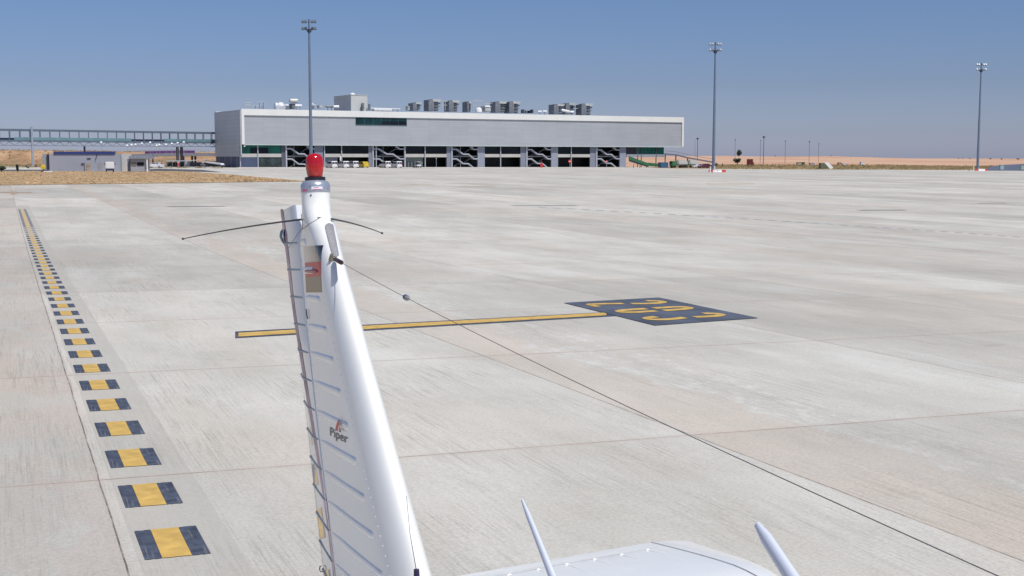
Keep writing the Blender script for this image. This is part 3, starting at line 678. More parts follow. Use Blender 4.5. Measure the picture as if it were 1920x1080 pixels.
# ------------------------------------------------------------------ lighting masts
MAST = mat('mast_steel', (.17, .22, .29), .45, .3, .1, .5); LAMPD = mat('floodlight_dark', (.05, .07, .10), .4, .3)
LAMPL = mat('floodlight_pale', (.15, .175, .20), .35, .3)
def mast(px, Y, top, lab):
    p = gx(px, Y); zt = at(px, top, Y).z
    t_ = thing('lighting_mast', p, lab, 'lighting mast', 'tall floodlight masts along the apron')
    m = MB(); m.tube([p + Vector((0, 0, -.6)), p + Vector((0, 0, 9)), Vector((p.x, p.y, zt))], [.36, .30, .17], 14); m.build('pole', MAST, t_, smooth=True)
    m = MB(); m.lathe(p + Vector((0, 0, -.6)), (0, 0, 1), [(.75, 0), (.75, .75), (.5, .8), (.45, 1.5)], 14); m.build('base', mat('mast_base', (.2, .22, .25), .7), t_)
    for i, dz in enumerate((-.5, -1.75)):
        m = MB(); m.box((p.x, p.y, zt + dz), (2.5, .12, .12)); m.box((p.x, p.y, zt + dz), (.12, 1.6, .12)); m.build('crossarm', MAST, t_)
        for dx in (-1.15, -.62, .62, 1.15):
            m = MB(); m.box((p.x + dx, p.y - .15, zt + dz + .05), (.42, .42, .52), Matrix.Rotation(math.radians(-25), 3, 'X'), .06); m.build('floodlight', LAMPD if (i and abs(dx) < 1) else LAMPL, t_)
    m = MB(); m.lathe((p.x, p.y, zt - 2.4), (0, 0, 1), [(.32, 0), (.42, .2), (.42, .5), (.2, .6)], 12); m.build('winch_ring', LAMPD, t_)
    return p
mast(583.5, 238, 36, 'nearest tall floodlight mast, rising behind the red beacon'); m2 = mast(1338, 285, 79, 'tall floodlight mast just right of the terminal'); m3 = mast(1833.5, 346, 118, 'farthest floodlight mast, near the right edge')
# barriers at mast feet
RED = mat('red_plastic', (.55, .05, .04), .4, var=.1); WPL = mat('white_plastic', (.8, .8, .78), .4, var=.05)
def barrier(px, py, Y, red, lab):
    p = gx(px, Y); p.z += 0
    t_ = thing('barrier_block', p, lab, 'barrier', 'red and white barrier blocks round the mast feet')
    m = MB(); w_ = .46; prof = [(-.22, 0), (.22, 0), (.22, .12), (.1, .25), (.08, .55), (-.08, .55), (-.1, .25), (-.22, .12)]
    m.prism([Vector((p.x - w_, p.y + a, p.z + b)) for a, b in prof], Vector((2 * w_ - .04, 0, 0))); m.build('body', RED if red else WPL, t_)
for i, (px, r_, l_) in enumerate([(1333, 1, 'red barrier block left of the middle mast foot'), (1341, 0, 'white barrier block touching the middle mast foot'), (1350, 0, 'white barrier block second right of the middle mast'),
        (1357.5, 1, 'red barrier block farthest right of the middle mast')]): barrier(px, 0, 281, r_, l_)
for i, (px, r_, l_) in enumerate([(1832, 1, 'red barrier block at the foot of the farthest mast'), (1838.5, 0, 'white barrier block right of the farthest mast foot'), (1844.5, 0, 'white barrier block second right of the farthest mast'), (1850, 1, 'red barrier block rightmost by the farthest mast')]): barrier(px, 0, 342, r_, l_)
for px, Y, c, l_ in ((1332, 279, 0, 'white marker post at the left of the middle mast foot'), (1340, 280.2, 0, 'white marker post in front of the middle mast foot'), (1826, 343, 0, 'white marker post left of the farthest mast'), (1818, 343, 1, 'short brown marker post left of the farthest mast')):
    p = gx(px, Y); m = MB(); m.lathe(p, (0, 0, 1), [(.16, 0), (.13, .1), (.11, .9), (.11, 1.25), (.03, 1.3)], 10); tag(m.build('marker_post', WPL if not c else mat('brown_post', (.25, .17, .12), .7)), l_, 'post', 'marker posts near the mast feet')

# ------------------------------------------------------------------ vehicles
GLASS = mat('car_glass', (.015, .02, .025), .1, spec=.8); TYRE = mat('tyre_rubber', (.02, .02, .02), .8); RIM = mat('wheel_rim', (.4, .4, .42), .3, .7)
LENSR = mat('tail_light', (.4, .02, .02), .3); HEADL = mat('head_light', (.8, .8, .78), .15)
def vehicle(name, paint, prof, win, L, W, lab, cat, group, wheel_r=.33, side_m=None, rear_win=None):
    """profile in (x forward, z); built at the origin with the rear at x=-L/2, then placed"""
    t_ = thing(name, (0, 0, 0), lab, cat, group)
    def bld(mb, nm, m_, par=None): return mb.build(nm, m_, par or t_, smooth=False)
    b = bmesh.new(); n = len(prof); ring = []
    for y, ins in ((-W / 2, 1.0), (-W / 2 + .08, 0), (W / 2 - .08, 0), (W / 2, 1.0)):
        cx, cz = 0, .9
        ring.append([Vector((x - (x - cx) * .03 * ins, y * (1 if z < 1.1 else .93), z - (z - cz) * .03 * ins)) for x, z in prof])
    mb = MB(); mb.loft(ring); body = bld(mb, 'body', paint)
    for sgn in (-1, 1):
        for wq in win:
            mb = MB(); mb.prism([Vector((x, sgn * (W / 2 * (.965 if z < 1.1 else .945) - .01), z)) for x, z in wq], (0, sgn * .03, 0)); bld(mb, 'side_window', GLASS)
    if rear_win:
        for (z0, z1, y0, y1, xr) in rear_win:
            mb = MB(); mb.box((xr, (y0 + y1) / 2, (z0 + z1) / 2), (.04, y1 - y0, z1 - z0)); bld(mb, 'rear_window' if xr < 0 else 'windscreen', GLASS)
    for x in (-L * .31, L * .32):
        for y in (-W / 2 + .1, W / 2 - .1):
            mb = MB(); mb.lathe((x, y - .11, wheel_r), (0, 1, 0), [(wheel_r * .6, 0), (wheel_r, .03), (wheel_r, .19), (wheel_r * .6, .22)], 16); wh = bld(mb, 'wheel', TYRE)
            mb = MB(); mb.lathe((x, y - .125, wheel_r), (0, 1, 0), [(wheel_r * .5, 0), (wheel_r * .55, .02), (wheel_r * .55, .23), (wheel_r * .5, .25)], 12); bld(mb, 'rim', RIM, wh)
    for y in (-W / 2 + .14, W / 2 - .14):
        mb = MB(); mb.box((-L / 2 + .02, y, .95), (.05, .16, .4)); bld(mb, 'tail_light', LENSR)
        mb = MB(); mb.box((L / 2 - .07, y, .72), (.08, .3, .2)); bld(mb, 'headlight', HEADL)
    return t_
WPAINT = mat('white_car_paint', (.72, .73, .74), .25, var=.04, coat=.5); YPAINT = mat('yellow_car_paint', (.62, .46, .02), .25, var=.06, coat=.5)
DPAINT = mat('dark_red_paint', (.10, .02, .03), .25, coat=.5); BPAINT = mat('dark_car_paint', (.03, .03, .05), .25, coat=.5)
VANP = [(-2.1, .3), (2.0, .3), (2.12, .6), (2.05, .95), (1.3, 1.12), (.75, 1.75), (.55, 1.84), (-1.9, 1.86), (-2.08, 1.6)]
VANW = [[(1.18, 1.15), (.72, 1.68), (.25, 1.68), (.25, 1.15)], [(.12, 1.15), (.12, 1.68), (-.8, 1.68), (-.8, 1.15)], [(-.95, 1.15), (-.95, 1.68), (-1.75, 1.66), (-1.85, 1.15)]]
CARP = [(-2.1, .28), (2.0, .28), (2.1, .6), (1.95, .82), (1.0, .95), (.4, 1.4), (-1.0, 1.44), (-1.75, 1.0), (-2.1, .95)]
CARW = [[(.88, .97), (.36, 1.34), (-.3, 1.36), (-.3, .97)], [(-.42, .97), (-.42, 1.36), (-1.0, 1.37), (-1.5, 1.0)]]
RW = [(1.12, 1.62, -.72, -.06, -2.12), (1.12, 1.62, .06, .72, -2.12)]
van = vehicle('parked_van', WPAINT, VANP, VANW, 4.2, 1.75, 'white van parked beside the pier wall right of the red beacon', 'van', 'small vans parked in front of the terminal', rear_win=RW)
yv = vehicle('parked_van', YPAINT, [(-2.0, .3), (2.0, .3), (2.1, .6), (2.0, .9), (1.3, 1.05), (.6, 1.6), (.3, 1.7), (-1.3, 1.72), (-1.9, 1.3), (-2.05, .9)], [[(1.1, 1.08), (.55, 1.55), (-.2, 1.6), (-.2, 1.08)], [(-.35, 1.08), (-.35, 1.6), (-1.2, 1.6), (-1.6, 1.1)]], 4.1, 1.75, 'yellow van parked at the end of the white ones', 'van', 'small vans parked in front of the terminal', rear_win=[(1.1, 1.45, -.6, .6, -1.88)])
car = vehicle('parked_car', WPAINT, CARP, CARW, 4.2, 1.7, 'white car parked low by the middle mast beside the trucks', 'car', 'cars parked round the terminal', rear_win=[(.98, 1.3, -.6, .6, -1.62)])
def park(o, px, Y, rz, first, label):
    p = gx(px, Y)
    if first: o.location = p; o.rotation_euler = (0, 0, rz); o['label'] = label; return o
    return dup(o, p, rz, label)
FR = TR + math.pi / 2
def fy(px, d=-4): return T(U(px, d), d, 0).y
SC1 = 1.0
first = True
for px, l_ in ((621.5, 'white van parked beside the pier wall just right of the red beacon'), (643.5, 'white van between the first white van and the one next to the yellow van'), (661.5, 'white van directly left of the yellow van'),
               (722, 'white van in front of the second stairs, left one of the pair'), (743, 'white van in front of the second stairs, right one of the pair')):
    o = park(van, px, fy(px), FR + .06, first, l_); first = False; 
park(yv, 680.5, fy(680), FR + .1, True, 'yellow van parked right of the row of white vans')
# small open service buggy
bug = thing('service_buggy', gx(783, fy(783)), 'small white service buggy with open roof before the pale green shop front', 'buggy')
bp_ = bug.location
m = MB(); m.box(bp_ + Vector((0, 0, .65)), (1.4, 2.2, .5), RT, .15); m.build('body', WPAINT, bug)
m = MB(); m.box(bp_ + Vector((0, 0, 1.75)), (1.4, 1.7, .08), RT, .03); m.build('roof', WPAINT, bug)
m = MB()
for a in (-.6, .6):
    for b in (-.75, .75): q = bp_ + RT @ Vector((a, b, 0)); m.tube([q + Vector((0, 0, .8)), q + Vector((0, 0, 1.75))], .04, 6)
m.build('roof_posts', BPAINT, bug)
for a in (-.65, .65):
    for b in (-.8, .8):
        q = bp_ + RT @ Vector((a, b, .28)); m = MB(); m.lathe(q - RT @ Vector((.1, 0, 0)), RT @ Vector((1, 0, 0)), [(.15, 0), (.28, .03), (.28, .17), (.15, .2)], 14); m.build('wheel', TYRE, bug)
m = MB(); m.box(bp_ + Vector((0, 0, 1.05)), (1.1, .5, .5), RT, .1); m.build('seat', BPAINT, bug)

# tank trucks with green cabs at the right of the terminal
GREENP = mat('green_paint', (.06, .17, .08), .4, var=.2); PALE = mat('pale_grey_body', (.50, .50, .47), .4, var=.08)
def truck(px, Y, rz, lab):
    t_ = thing('service_truck', gx(px, Y), lab, 'truck', 'pale trucks with green cabs right of the terminal'); p = t_.location; Rr = RZ(rz)
    f_ = lambda x, y, z: p + Rr @ Vector((x, y, z))
    m = MB(); m.box(f_(-.9, 0, 1.6), (3.6, 2.2, 1.5), Rr, .35); m.build('tank_body', PALE, t_)
    m = MB(); m.box(f_(2.0, 0, 1.35), (1.7, 2.1, 1.7), Rr, .18); cb_ = m.build('cab', GREENP, t_)
    m = MB(); m.box(f_(2.86, 0, 1.65), (.04, 1.7, .7), Rr); m.build('windscreen', GLASS, cb_)
    m = MB(); m.box(f_(0, 0, .62), (5.4, 1.6, .25), Rr); m.build('chassis', BPAINT, t_)
    for x in (-2.0, -.9, 2.0):
        for y in (-.95, .95):
            m = MB(); m.lathe(f_(x, y - .14, .48), Rr @ Vector((0, 1, 0)), [(.3, 0), (.48, .04), (.48, .24), (.3, .28)], 14); m.build('wheel', TYRE, t_)
    m = MB(); m.box(f_(-.9, 0, 2.5), (2.2, .9, .18), Rr, .05); m.build('top_walkway', CLT, t_)
truck(1273, 398, math.radians(200), 'pale truck with a green cab, nearer the terminal corner'); truck(1294, 400, math.radians(205), 'pale truck with a green cab, nearer the middle mast')
cp = park(car, 1311, 396, math.radians(190), True, 'white car parked low between the pale trucks and the middle mast')
dcar = dup(car, gx(1321, 393), math.radians(200), 'dark red car parked left of the middle mast')
for ch in dcar.children:
    if ch.name.startswith('body'): ch.data = ch.data.copy(); ch.data.materials[0] = DPAINT

# signs, hydrants by the facade
def sign(px, Y, ptop, lab, disc=.45):
    p = gx(px, Y); zt = at(px, ptop, Y).z
    t_ = thing('no_entry_sign', p, lab, 'sign', 'red round signs before the terminal')
    m = MB(); m.tube([p, Vector((p.x, p.y, zt))], .05, 8); m.build('pole', GREYL, t_)
    m = MB(); m.lathe((p.x, p.y - .06, zt), (0, -1, 0), [(disc, 0), (disc, .04)], 20); s_ = m.build('disc', mat('sign_red', (.6, .03, .03), .4), t_)
    m = MB(); m.box((p.x, p.y - .115, zt), (disc * 1.3, .02, disc * .35)); m.build('white_bar', WPL, s_)
sign(1068.5, fy(1068), 302.5, 'round red sign with a white bar on a pole between fourth and fifth stairs', .5); sign(1137.5, fy(1137), 302.5, 'round red sign on a pole before the fifth stairs', .36)
p = gx(1015.5, fy(1015)); t_ = thing('fire_point', p, 'red fire point standing before the fourth stairs', 'fire point')
m = MB(); m.box(p + Vector((0, 0, .7)), (.8, .5, 1.3), None, .08); m.build('cabinet', _m['sign_red'], t_); m = MB(); m.tube([p + Vector((0, 0, 1.3)), p + Vector((0, 0, 2.0))], .1, 8); m.build('pole', _m['sign_red'], t_)
p = gx(818, fy(818)); t_ = thing('lamp_post', p, 'thin pale post with small lamp in the dark bay left of the third stairs', 'post'); m = MB(); m.tube([p, p + Vector((0, 0, 2.6))], .05, 8); m.build('pole', GREYL, t_)
m = MB(); m.box(p + Vector((0, 0, 2.7)), (.2, .2, .25), None, .04); m.build('lamp', WPL, t_)
p = T(U(640, .5), .5, 0); t_ = thing('hanging_sign', Vector((p.x, p.y, zpx(305, p.y))), 'small pale hanging sign between the first two vans', 'sign'); m = MB(); m.box((p.x, p.y, zpx(297, p.y)), (.35, .1, 1.3), RT, .03); m.build('board', WPL, t_)

# right of terminal: green conveyor, blue skip, descending ramp
t_ = thing('covered_conveyor', gx(1205, 404), 'green covered conveyor sloping down under the open end of the terminal', 'conveyor')
m = MB(); a = at(1180, 299.5, 402); b = at(1216, 311.5, 405); c = at(1237, 312.5, 408)
for q0, q1 in ((a, b), (b, c)): m.prism([q0, q1, q1 + Vector((0, 0, .9)), q0 + Vector((0, 0, 1.1))], Vector((0, 2.2, 0)))
m.build('cover', mat('green_cover', (.03, .13, .06), .6, var=.3), t_)
m = MB(); m.prism([a + Vector((0, -.05, -.5)), b + Vector((0, -.05, -.35)), b + Vector((0, -.05, -.05)), a + Vector((0, -.05, -.05))], Vector((0, 2.3, 0))); m.build('frame', BPAINT, t_)
for px in (1188, 1200, 1212):
    q = at(px, 308, 405); m = MB(); m.tube([gx(px, 405), q], .09, 6); m.build('leg', BPAINT, t_)
t_ = thing('storage_skip', gx(1246, 402), 'blue storage skip with a dark open end beside the terminal corner', 'skip'); p = t_.location
m = MB(); m.prism([p + Vector((-1.1, 0, .1)), p + Vector((1.2, 0, .1)), p + Vector((1.2, 0, 1.75)), p + Vector((-1.2, 0, 1.75))], (0, 1.8, 0)); m.build('body', mat('blue_paint', (.05, .14, .28), .5), t_)
m = MB(); m.box(p + Vector((-1.55, .9, .95)), (.7, 1.6, 1.6), None, .05); m.build('end_box', BPAINT, t_)
for x in (-.9, .9): m = MB(); m.box(p + Vector((x, .9, .05)), (.2, 1.7, .12)); m.build('foot', BPAINT, t_)
t_ = thing('access_ramp', gx(1300, 425), 'long grey access ramp descending from the terminal end to the ground', 'ramp')
RG = mat('ramp_grey', (.16, .16, .19), .7)
PTS = [at(1248, 290, 420), at(1268, 291.5, 422), at(1290, 297, 424), at(1338, 305.5, 428)]
m = MB()
for q0, q1 in zip(PTS, PTS[1:]): m.prism([q0, q1, q1 + Vector((0, 0, .45)), q0 + Vector((0, 0, .45))], (0, 2.5, 0))
m.build('deck', RG, t_)
m = MB()
for q0, q1 in zip(PTS, PTS[1:]): m.tube([q0 + Vector((0, 0, 1.2)), q1 + Vector((0, 0, 1.2))], .06, 6)
m.build('handrail', RG, t_)
for k, (q, px) in enumerate(zip(PTS, (1248, 1268, 1290, 1338))): m = MB(); g0 = H(q.x, q.y + 1); m.tube([Vector((q.x, q.y + 1, g0)), q + Vector((0, 1, 0))], .2, 8); m.build('pier', RG, t_)

# ------------------------------------------------------------------ fields: lamps, bushes, small things
def smalllamp(px, Y, top, lab, head=.5, r=.07):
    p = at(px, 300, Y); g0 = H(p.x, Y); zt = at(px, top, Y).z
    t_ = thing('distant_lamp_post', (p.x, Y, g0), lab, 'lamp post', 'thin distant lamp posts on the skyline')
    m = MB(); m.tube([(p.x, Y, g0 - .3), (p.x, Y, zt)], [r * 1.3, r], 6); m.build('pole', MAST, t_)
    m = MB(); m.lathe((p.x, Y, zt - head * .5), (0, 0, 1), [(head * .5, 0), (head, head * .3), (head, head * .9), (head * .3, head * 1.1)], 10); m.build('lamp_head', LAMPD, t_)
    return t_
for px, Y, top, l_, hd, r in ((1307.5, 430, 260, 'thin lamp post with a dark head just left of the middle mast', .42, .1), (1303, 600, 262, 'very faint thin pole left of the dark headed lamp post by the middle mast', .12, .06), (1378, 560, 262, 'very thin lamp post above the lone round tree', .3, .08), (1431.5, 430, 257, 'thin lamp post with the largest dark head in the field', .46, .1),
        (1425.5, 560, 263, 'very thin pole left of the largest headed lamp post', .25, .08), (1472, 560, 264.5, 'thin lamp post third from the right in the field', .32, .08), (1517, 560, 265.5, 'thin lamp post second from the right in the field', .36, .08), (1534.5, 600, 270, 'shortest thin lamp post right in the field row', .3, .08)):
    smalllamp(px, Y, top, l_, hd, r)
BUSHM = mat('bush_leaves', (.035, .06, .03), .8, var=.4, scale=2.); TRUNK = mat('tree_bark', (.12, .09, .06), .9)
def bush(name, px, Y, base, wpx, hpx, lab, cat, n=900, group=None, trunk=0.):
    c = at(px, base, Y); s_ = Y / FPX; w_ = wpx * s_ / 2; h = hpx * s_
    if Y > 1000: c.z = H(c.x, c.y) + .1
    t_ = thing(name, (c.x, c.y, H(c.x, c.y)), lab, cat, group)
    rnd = random.Random(int(px)); g0 = c.z
    m = MB(); cl = []
    for k in range(9): a = rnd.uniform(0, 6.28); rr = rnd.uniform(0, .6); cl.append((Vector((math.cos(a) * rr * w_, math.sin(a) * rr * w_, h * rnd.uniform(.3, .72))), rnd.uniform(.35, .55)))
    for k in range(n):
        cc, sr = rnd.choice(cl); d = Vector((rnd.gauss(0, 1), rnd.gauss(0, 1), rnd.gauss(0, 1))).normalized() * rnd.uniform(.55, 1.) * sr
        q = cc + Vector((d.x * w_, d.y * w_, d.z * h * .55)); q.z = max(q.z, .02) + g0; q.x += c.x; q.y += c.y
        e1 = Vector((rnd.gauss(0, 1), rnd.gauss(0, 1), rnd.gauss(0, 1))).normalized() * w_ * .10; e2 = e1.orthogonal().normalized() * w_ * .09
        m.poly([q - e1, q + e2, q + e1, q - e2])
    m.build('crown', BUSHM, t_, recalc=False)
    gz = H(c.x, c.y); m = MB(); m.tube([(c.x, c.y, min(gz, g0) - .3), (c.x + .02 * w_, c.y, g0 + h * .35), (c.x + .1 * w_, c.y, g0 + h * .6)], [w_ * .09, w_ * .07, w_ * .03], 7); m.build('trunk', TRUNK, t_)
bush('round_tree', 1385, 1046, 290.5, 15, 13, 'lone dark round tree on the skyline right of the middle mast', 'tree', 1500)
bush('shrub', 1382.5, 470, 307, 19, 11, 'wide dark shrub in the field below the lone round tree', 'shrub', 1500)
bush('shrub', 1412.5, 430, 312, 6, 10, 'small olive shrub beside the dark red container', 'shrub', 400)
bush('shrub', 1342.5, 410, 313, 9, 9, 'green shrub immediately right of the middle mast', 'shrub', 400); bush('shrub', 1354.5, 410, 313, 5, 8, 'small green shrub second right of the middle mast', 'shrub', 300)
for px, yy, w_, h, l_ in ((1453.5, 294.5, 3.5, 2.5, 'tiny dark bush on the orange field slope'), (1639, 292, 3, 2.4, 'tiny dark tree on the skyline right of the white sloping board'), (1797, 293.5, 4, 2.4, 'small skyline bush, leftmost of those before the farthest mast'), (1805, 293.5, 4, 2.6, 'small skyline bush, second before the farthest mast'),
        (1818, 294.5, 5, 2.6, 'small skyline bush nearest the left of the farthest mast'), (1857, 296, 7, 3, 'broad low skyline bush right of the farthest mast'), (1878, 296.5, 6, 3, 'low skyline bush, second right of the farthest mast'), (1909, 297.5, 9, 3, 'low skyline bush at the right edge'), (1558, 291.5, 4, 2.2, 'tiny skyline bush above the white sloping board'), (1595, 291.5, 3, 2, 'tiny skyline bush right of the white sloping board')):
    bush('skyline_bush', px, 1046, yy, w_, h, l_, 'bush', 160, 'small bushes on the skyline')
t_ = thing('storage_container', gx(1406, 428), 'dark red storage container in the field right of the middle mast', 'container'); c = at(1406, 303.5, 428)
m = MB(); m.box(c, (1.65, 2.5, 1.85), None, .03); bb = m.build('body', mat('maroon_metal', (.16, .025, .025), .6, var=.2), t_)
m = MB(); 
for k in range(5): m.box(c + Vector((-.66 + k * .33, -1.27, 0)), (.06, .05, 1.7))
m.build('ribs', mat('maroon_rib', (.12, .02, .02), .6), t_)
for x in (-.6, .6): m = MB(); m.box(c + Vector((x, 0, -1.0)), (.15, 2.2, .2)); m.build('skid', BPAINT, t_)
# white sloping board on an olive box
t_ = thing('blast_board', gx(1552, 372), 'white board sloping down to the right at the edge of the verge', 'board')
a0 = at(1545.5, 304.5, 372); a1 = at(1553, 304.5, 372); b1 = at(1566.5, 318, 372); b0 = at(1558, 318, 372)
m = MB(); m.prism([a0, a1, b1, b0], Vector((0, .12, 0))); m.build('board', WPL, t_)
m = MB(); q0 = at(1539, 305.5, 373); m.prism([at(1539, 305.5, 373), at(1546, 305.5, 373), at(1557, 318, 373), at(1539, 316, 373)], Vector((0, 2.5, 0))); m.build('olive_box', mat('olive_box', (.13, .13, .08), .8), t_)
for px0, px1, y0, y1, Y, col, l_ in ((1494, 1502, 304.5, 309.5, 430, (.34, .32, .26), 'pale stack of pallets left in the far field'), (1500, 1508, 304.5, 311, 432, (.05, .09, .04), 'dark green crate stack in the far field'), (1518, 1526, 306, 310, 430, (.35, .36, .4), 'pale grey crate stack left of the white sloping board'),
        (1579, 1588, 307, 309.5, 430, (.6, .6, .58), 'low white block right of the white sloping board'), (1571, 1577, 305, 310.5, 430, (.38, .24, .18), 'low brown block just right of the white sloping board'), (1613, 1619.5, 304, 309, 430, (.75, .76, .8), 'small white cabin in the verge of the right field')):
    a = at(px0, y0, Y); b = at(px1, y1, Y); m_ = mat('box_%d' % px0, col, .7, var=.15, scale=1.5)
    t_ = thing('field_box', gx((px0 + px1) / 2, Y), l_, 'box', 'small boxes standing in the right field'); m = MB(); m.box(((a.x + b.x) / 2, Y, (a.z + b.z) / 2), (b.x - a.x, 1.6, a.z - b.z), None, .05); m.build('body', m_, t_)
    m = MB(); m.box(((a.x + b.x) / 2, Y, a.z + .04), ((b.x - a.x) * 1.06, 1.7, .08)); m.build('lid', m_, t_)
# blue grey service yard at the right edge
m = MB(); pts = [at(1848, 319.5, 352), at(1925, 320.5, 352), at(2000, 321, 352), at(2000, 306, 420), at(1925, 307, 420), at(1880, 309, 410), at(1856, 313, 380)]
m.poly(pts); struct(m.build('service_yard', mat('yard_blue_grey', (.10, .12, .17), .8, var=.25, scale=.1), recalc=False), 'blue grey paved yard at the right edge')
for px, w_, h, l_ in ((1878.5, 3.6, 8.5, 'pale green cabinet in the blue grey yard right of the farthest mast'), (1919, 5, 8, 'pale green cabinet cut by the right edge')):
    Y = 350; p = gx(px, Y); s_ = Y / FPX; t_ = thing('utility_cabinet', p, l_, 'cabinet', 'pale green cabinets in the service yard'); m = MB(); m.box(p + Vector((0, 0, h * s_ / 2 + .3)), (w_ * 2 * s_, .8, h * s_), None, .05); m.build('body', mat('pale_green_cabinet', (.30, .40, .38), .5), t_)
    m = MB(); m.box(p + Vector((0, 0, h * s_ + .33)), (w_ * 2.2 * s_, .9, .1)); m.build('lid', _m['pale_green_cabinet'], t_)
# verge grass on the right, roughening the land edge
m = MB()
for _ in range(6000):
    px = random.uniform(1335, 1960); Y = random.uniform(366, 440); p = at(px, 300, Y); z = H(p.x, Y); h = random.uniform(.15, .75); a = random.uniform(0, 3.1); d = Vector((math.cos(a), math.sin(a) * .3, 0)) * random.uniform(.2, .7)
    q = Vector((p.x, Y, z - .1)); m.poly([q - d, q + d, q + d * .4 + Vector((0, 0, h)), q - d * .5 + Vector((0, 0, h * .7))])
tag(m.build('verge_grass', mat('verge_scrub', (.34, .26, .14), .95, var=.45, scale=.15, spec=.1), recalc=False), 'dry scrub along the far edge of the apron on the right', None, kind='stuff')
m = MB()
for _ in range(2500):
    px = random.uniform(-40, 420); Y = random.uniform(330, 470); p = at(px, 300, Y); z = H(p.x, Y); h = random.uniform(.1, .6); a = random.uniform(0, 3.1); d = Vector((math.cos(a), math.sin(a) * .3, 0)) * random.uniform(.2, .7)
    q = Vector((p.x, Y, z - .1)); m.poly([q - d, q + d, q + d * .4 + Vector((0, 0, h)), q - d * .5 + Vector((0, 0, h * .7))])
tag(m.build('bank_grass', mat('bank_scrub', (.34, .27, .15), .95, var=.45, scale=.15, spec=.1), recalc=False), 'dry scrub on the land behind the shed on the left', None, kind='stuff')

# ------------------------------------------------------------------ left side: walkway bridge
WSt = mat('walkway_steel', (.13, .17, .22), .5, .3, .1, .5); WTe = mat('walkway_teal', (.14, .25, .28), .4, .1, .15, .4); WPa = mat('walkway_pale', (.30, .34, .40), .6, .1, .1)
WA = Vector(at(414, 300, 373)); WB = Vector(at(-60, 300, 322)); WA.z = WB.z = 0
wdir = (WB - WA); WLn = wdir.length; wdir.normalize(); wnor = Vector((-wdir.y, wdir.x, 0)); 
if wnor.y < 0: wnor = -wnor
RW_ = RZ(math.atan2(wdir.y, wdir.x))
br = thing('walkway_bridge', WA, 'long elevated steel walkway with open sides joining the terminal from the left', 'walkway')
def wb(mb, s0, s1, d0, d1, z0, z1): c = WA + wdir * ((s0 + s1) / 2) + wnor * ((d0 + d1) / 2); mb.box((c.x, c.y, (z0 + z1) / 2), (s1 - s0, d1 - d0, z1 - z0), RW_)
m = MB(); wb(m, 0, WLn, 0, 3.6, 9.25, 9.75); m.build('roof', WSt, br)
m = MB(); wb(m, 0, WLn, 0, 3.6, 6.5, 6.95); m.build('deck', WSt, br)
m = MB(); wb(m, 0, 18, 0, .06, 6.95, 7.65); wb(m, 28, WLn - 12, 0, .06, 6.95, 7.65); m.build('parapet_panel', WTe, br)
m = MB(); wb(m, 0, WLn, 3.5, 3.6, 6.95, 7.5); m.build('rear_parapet', WPa, br)
ns = int(WLn / 2.62)
for k in range(ns + 1):
    s = k * WLn / ns; m = MB(); wb(m, s - .09, s + .09, .02, .2, 6.95, 9.25); m.build('post', WSt, br)
for k in range(ns): m = MB(); s = (k + .4) * WLn / ns; wb(m, s - .05, s + .05, 3.3, 3.42, 6.95, 9.25); m.build('rear_post', WPa, br)
m = MB(); wb(m, 0, WLn, .1, .25, 5.42, 5.66)
nt = ns * 2
for k in range(nt):
    s0 = k * WLn / nt; s1 = (k + 1) * WLn / nt; z0, z1 = (5.55, 6.5) if k % 2 else (6.5, 5.55)
    m.tube([WA + wdir * s0 + wnor * .18 + Vector((0, 0, z0)), WA + wdir * s1 + wnor * .18 + Vector((0, 0, z1))], .10, 5)
m.build('truss', mat('truss_grey', (.20, .23, .28), .6), br)
def wsup(px, ztop, rad, lab_m, dbl=0):
    k = (px - 960) / FPX; s = (k * WA.y - WA.x) / (wdir.x - k * wdir.y); c = WA + wdir * s
    m = MB()
    for q in ([0] if not dbl else [0, 1.3]):
        b_ = c + wdir * q + wnor * (-.3 if ztop > 8 else 1.5); m.tube([Vector((b_.x, b_.y, H(b_.x, b_.y) - .5)), Vector((b_.x, b_.y, ztop))], rad, 8)
    m.build('pylon', lab_m, br)
wsup(65, 10.4, .32, WPa); wsup(168, 5.5, .28, GLD if 0 else BPAINT); wsup(349, 5.5, .42, BPAINT, 1)

# shed with blue roof edge
SHW = mat('shed_blue_grey', (.33, .36, .43), .6, .0, .05, .3)
def Lb_(mb, x0, x1, y0, y1, Y, dep, dY=0):
    a = at(x0, y0, Y); b = at(x1, y1, Y); mb.box(((a.x + b.x) / 2, Y + dep / 2 + dY, (a.z + b.z) / 2), (b.x - a.x, dep, a.z - b.z)); return mb
shed = thing('service_shed', gx(165, 250), 'long low blue grey service shed with a bright blue roof edge', 'shed')
m = Lb_(MB(), 92, 227, 289, 322.5, 250, 6.6); m.build('wall', SHW, shed)
m = Lb_(MB(), 227.2, 228.4, 288.4, 322.5, 250.05, 6.7); m.build('white_wall', mat('white_wall', (.62, .62, .60), .6), shed)
m = Lb_(MB(), 100, 215, 284, 289.6, 249.88, .6); m.build('blue_fascia', mat('blue_fascia', (.03, .055, .20), .5), shed)
m = Lb_(MB(), 79, 88, 289, 318, 250.5, 1.5); m.build('annex_wall', mat('annex_grey', (.30, .34, .37), .6), shed)
m = Lb_(MB(), 87.5, 92, 289.5, 318, 250.2, 1.2); m.build('dark_gap', BPAINT, shed)
m = Lb_(MB(), 162.5, 170, 306, 321.5, 249.9, .1); dr = m.build('door', mat('beige_door', (.42, .33, .25), .6), shed)
m = Lb_(MB(), 163.2, 169.3, 309, 312.5, 249.86, .03); m.build('door_panel', mat('beige_panel', (.34, .27, .2), .6), dr)
m = Lb_(MB(), 184, 192, 306, 321.5, 249.9, .1); m.build('door', mat('grey_door', (.33, .31, .32), .6), shed)
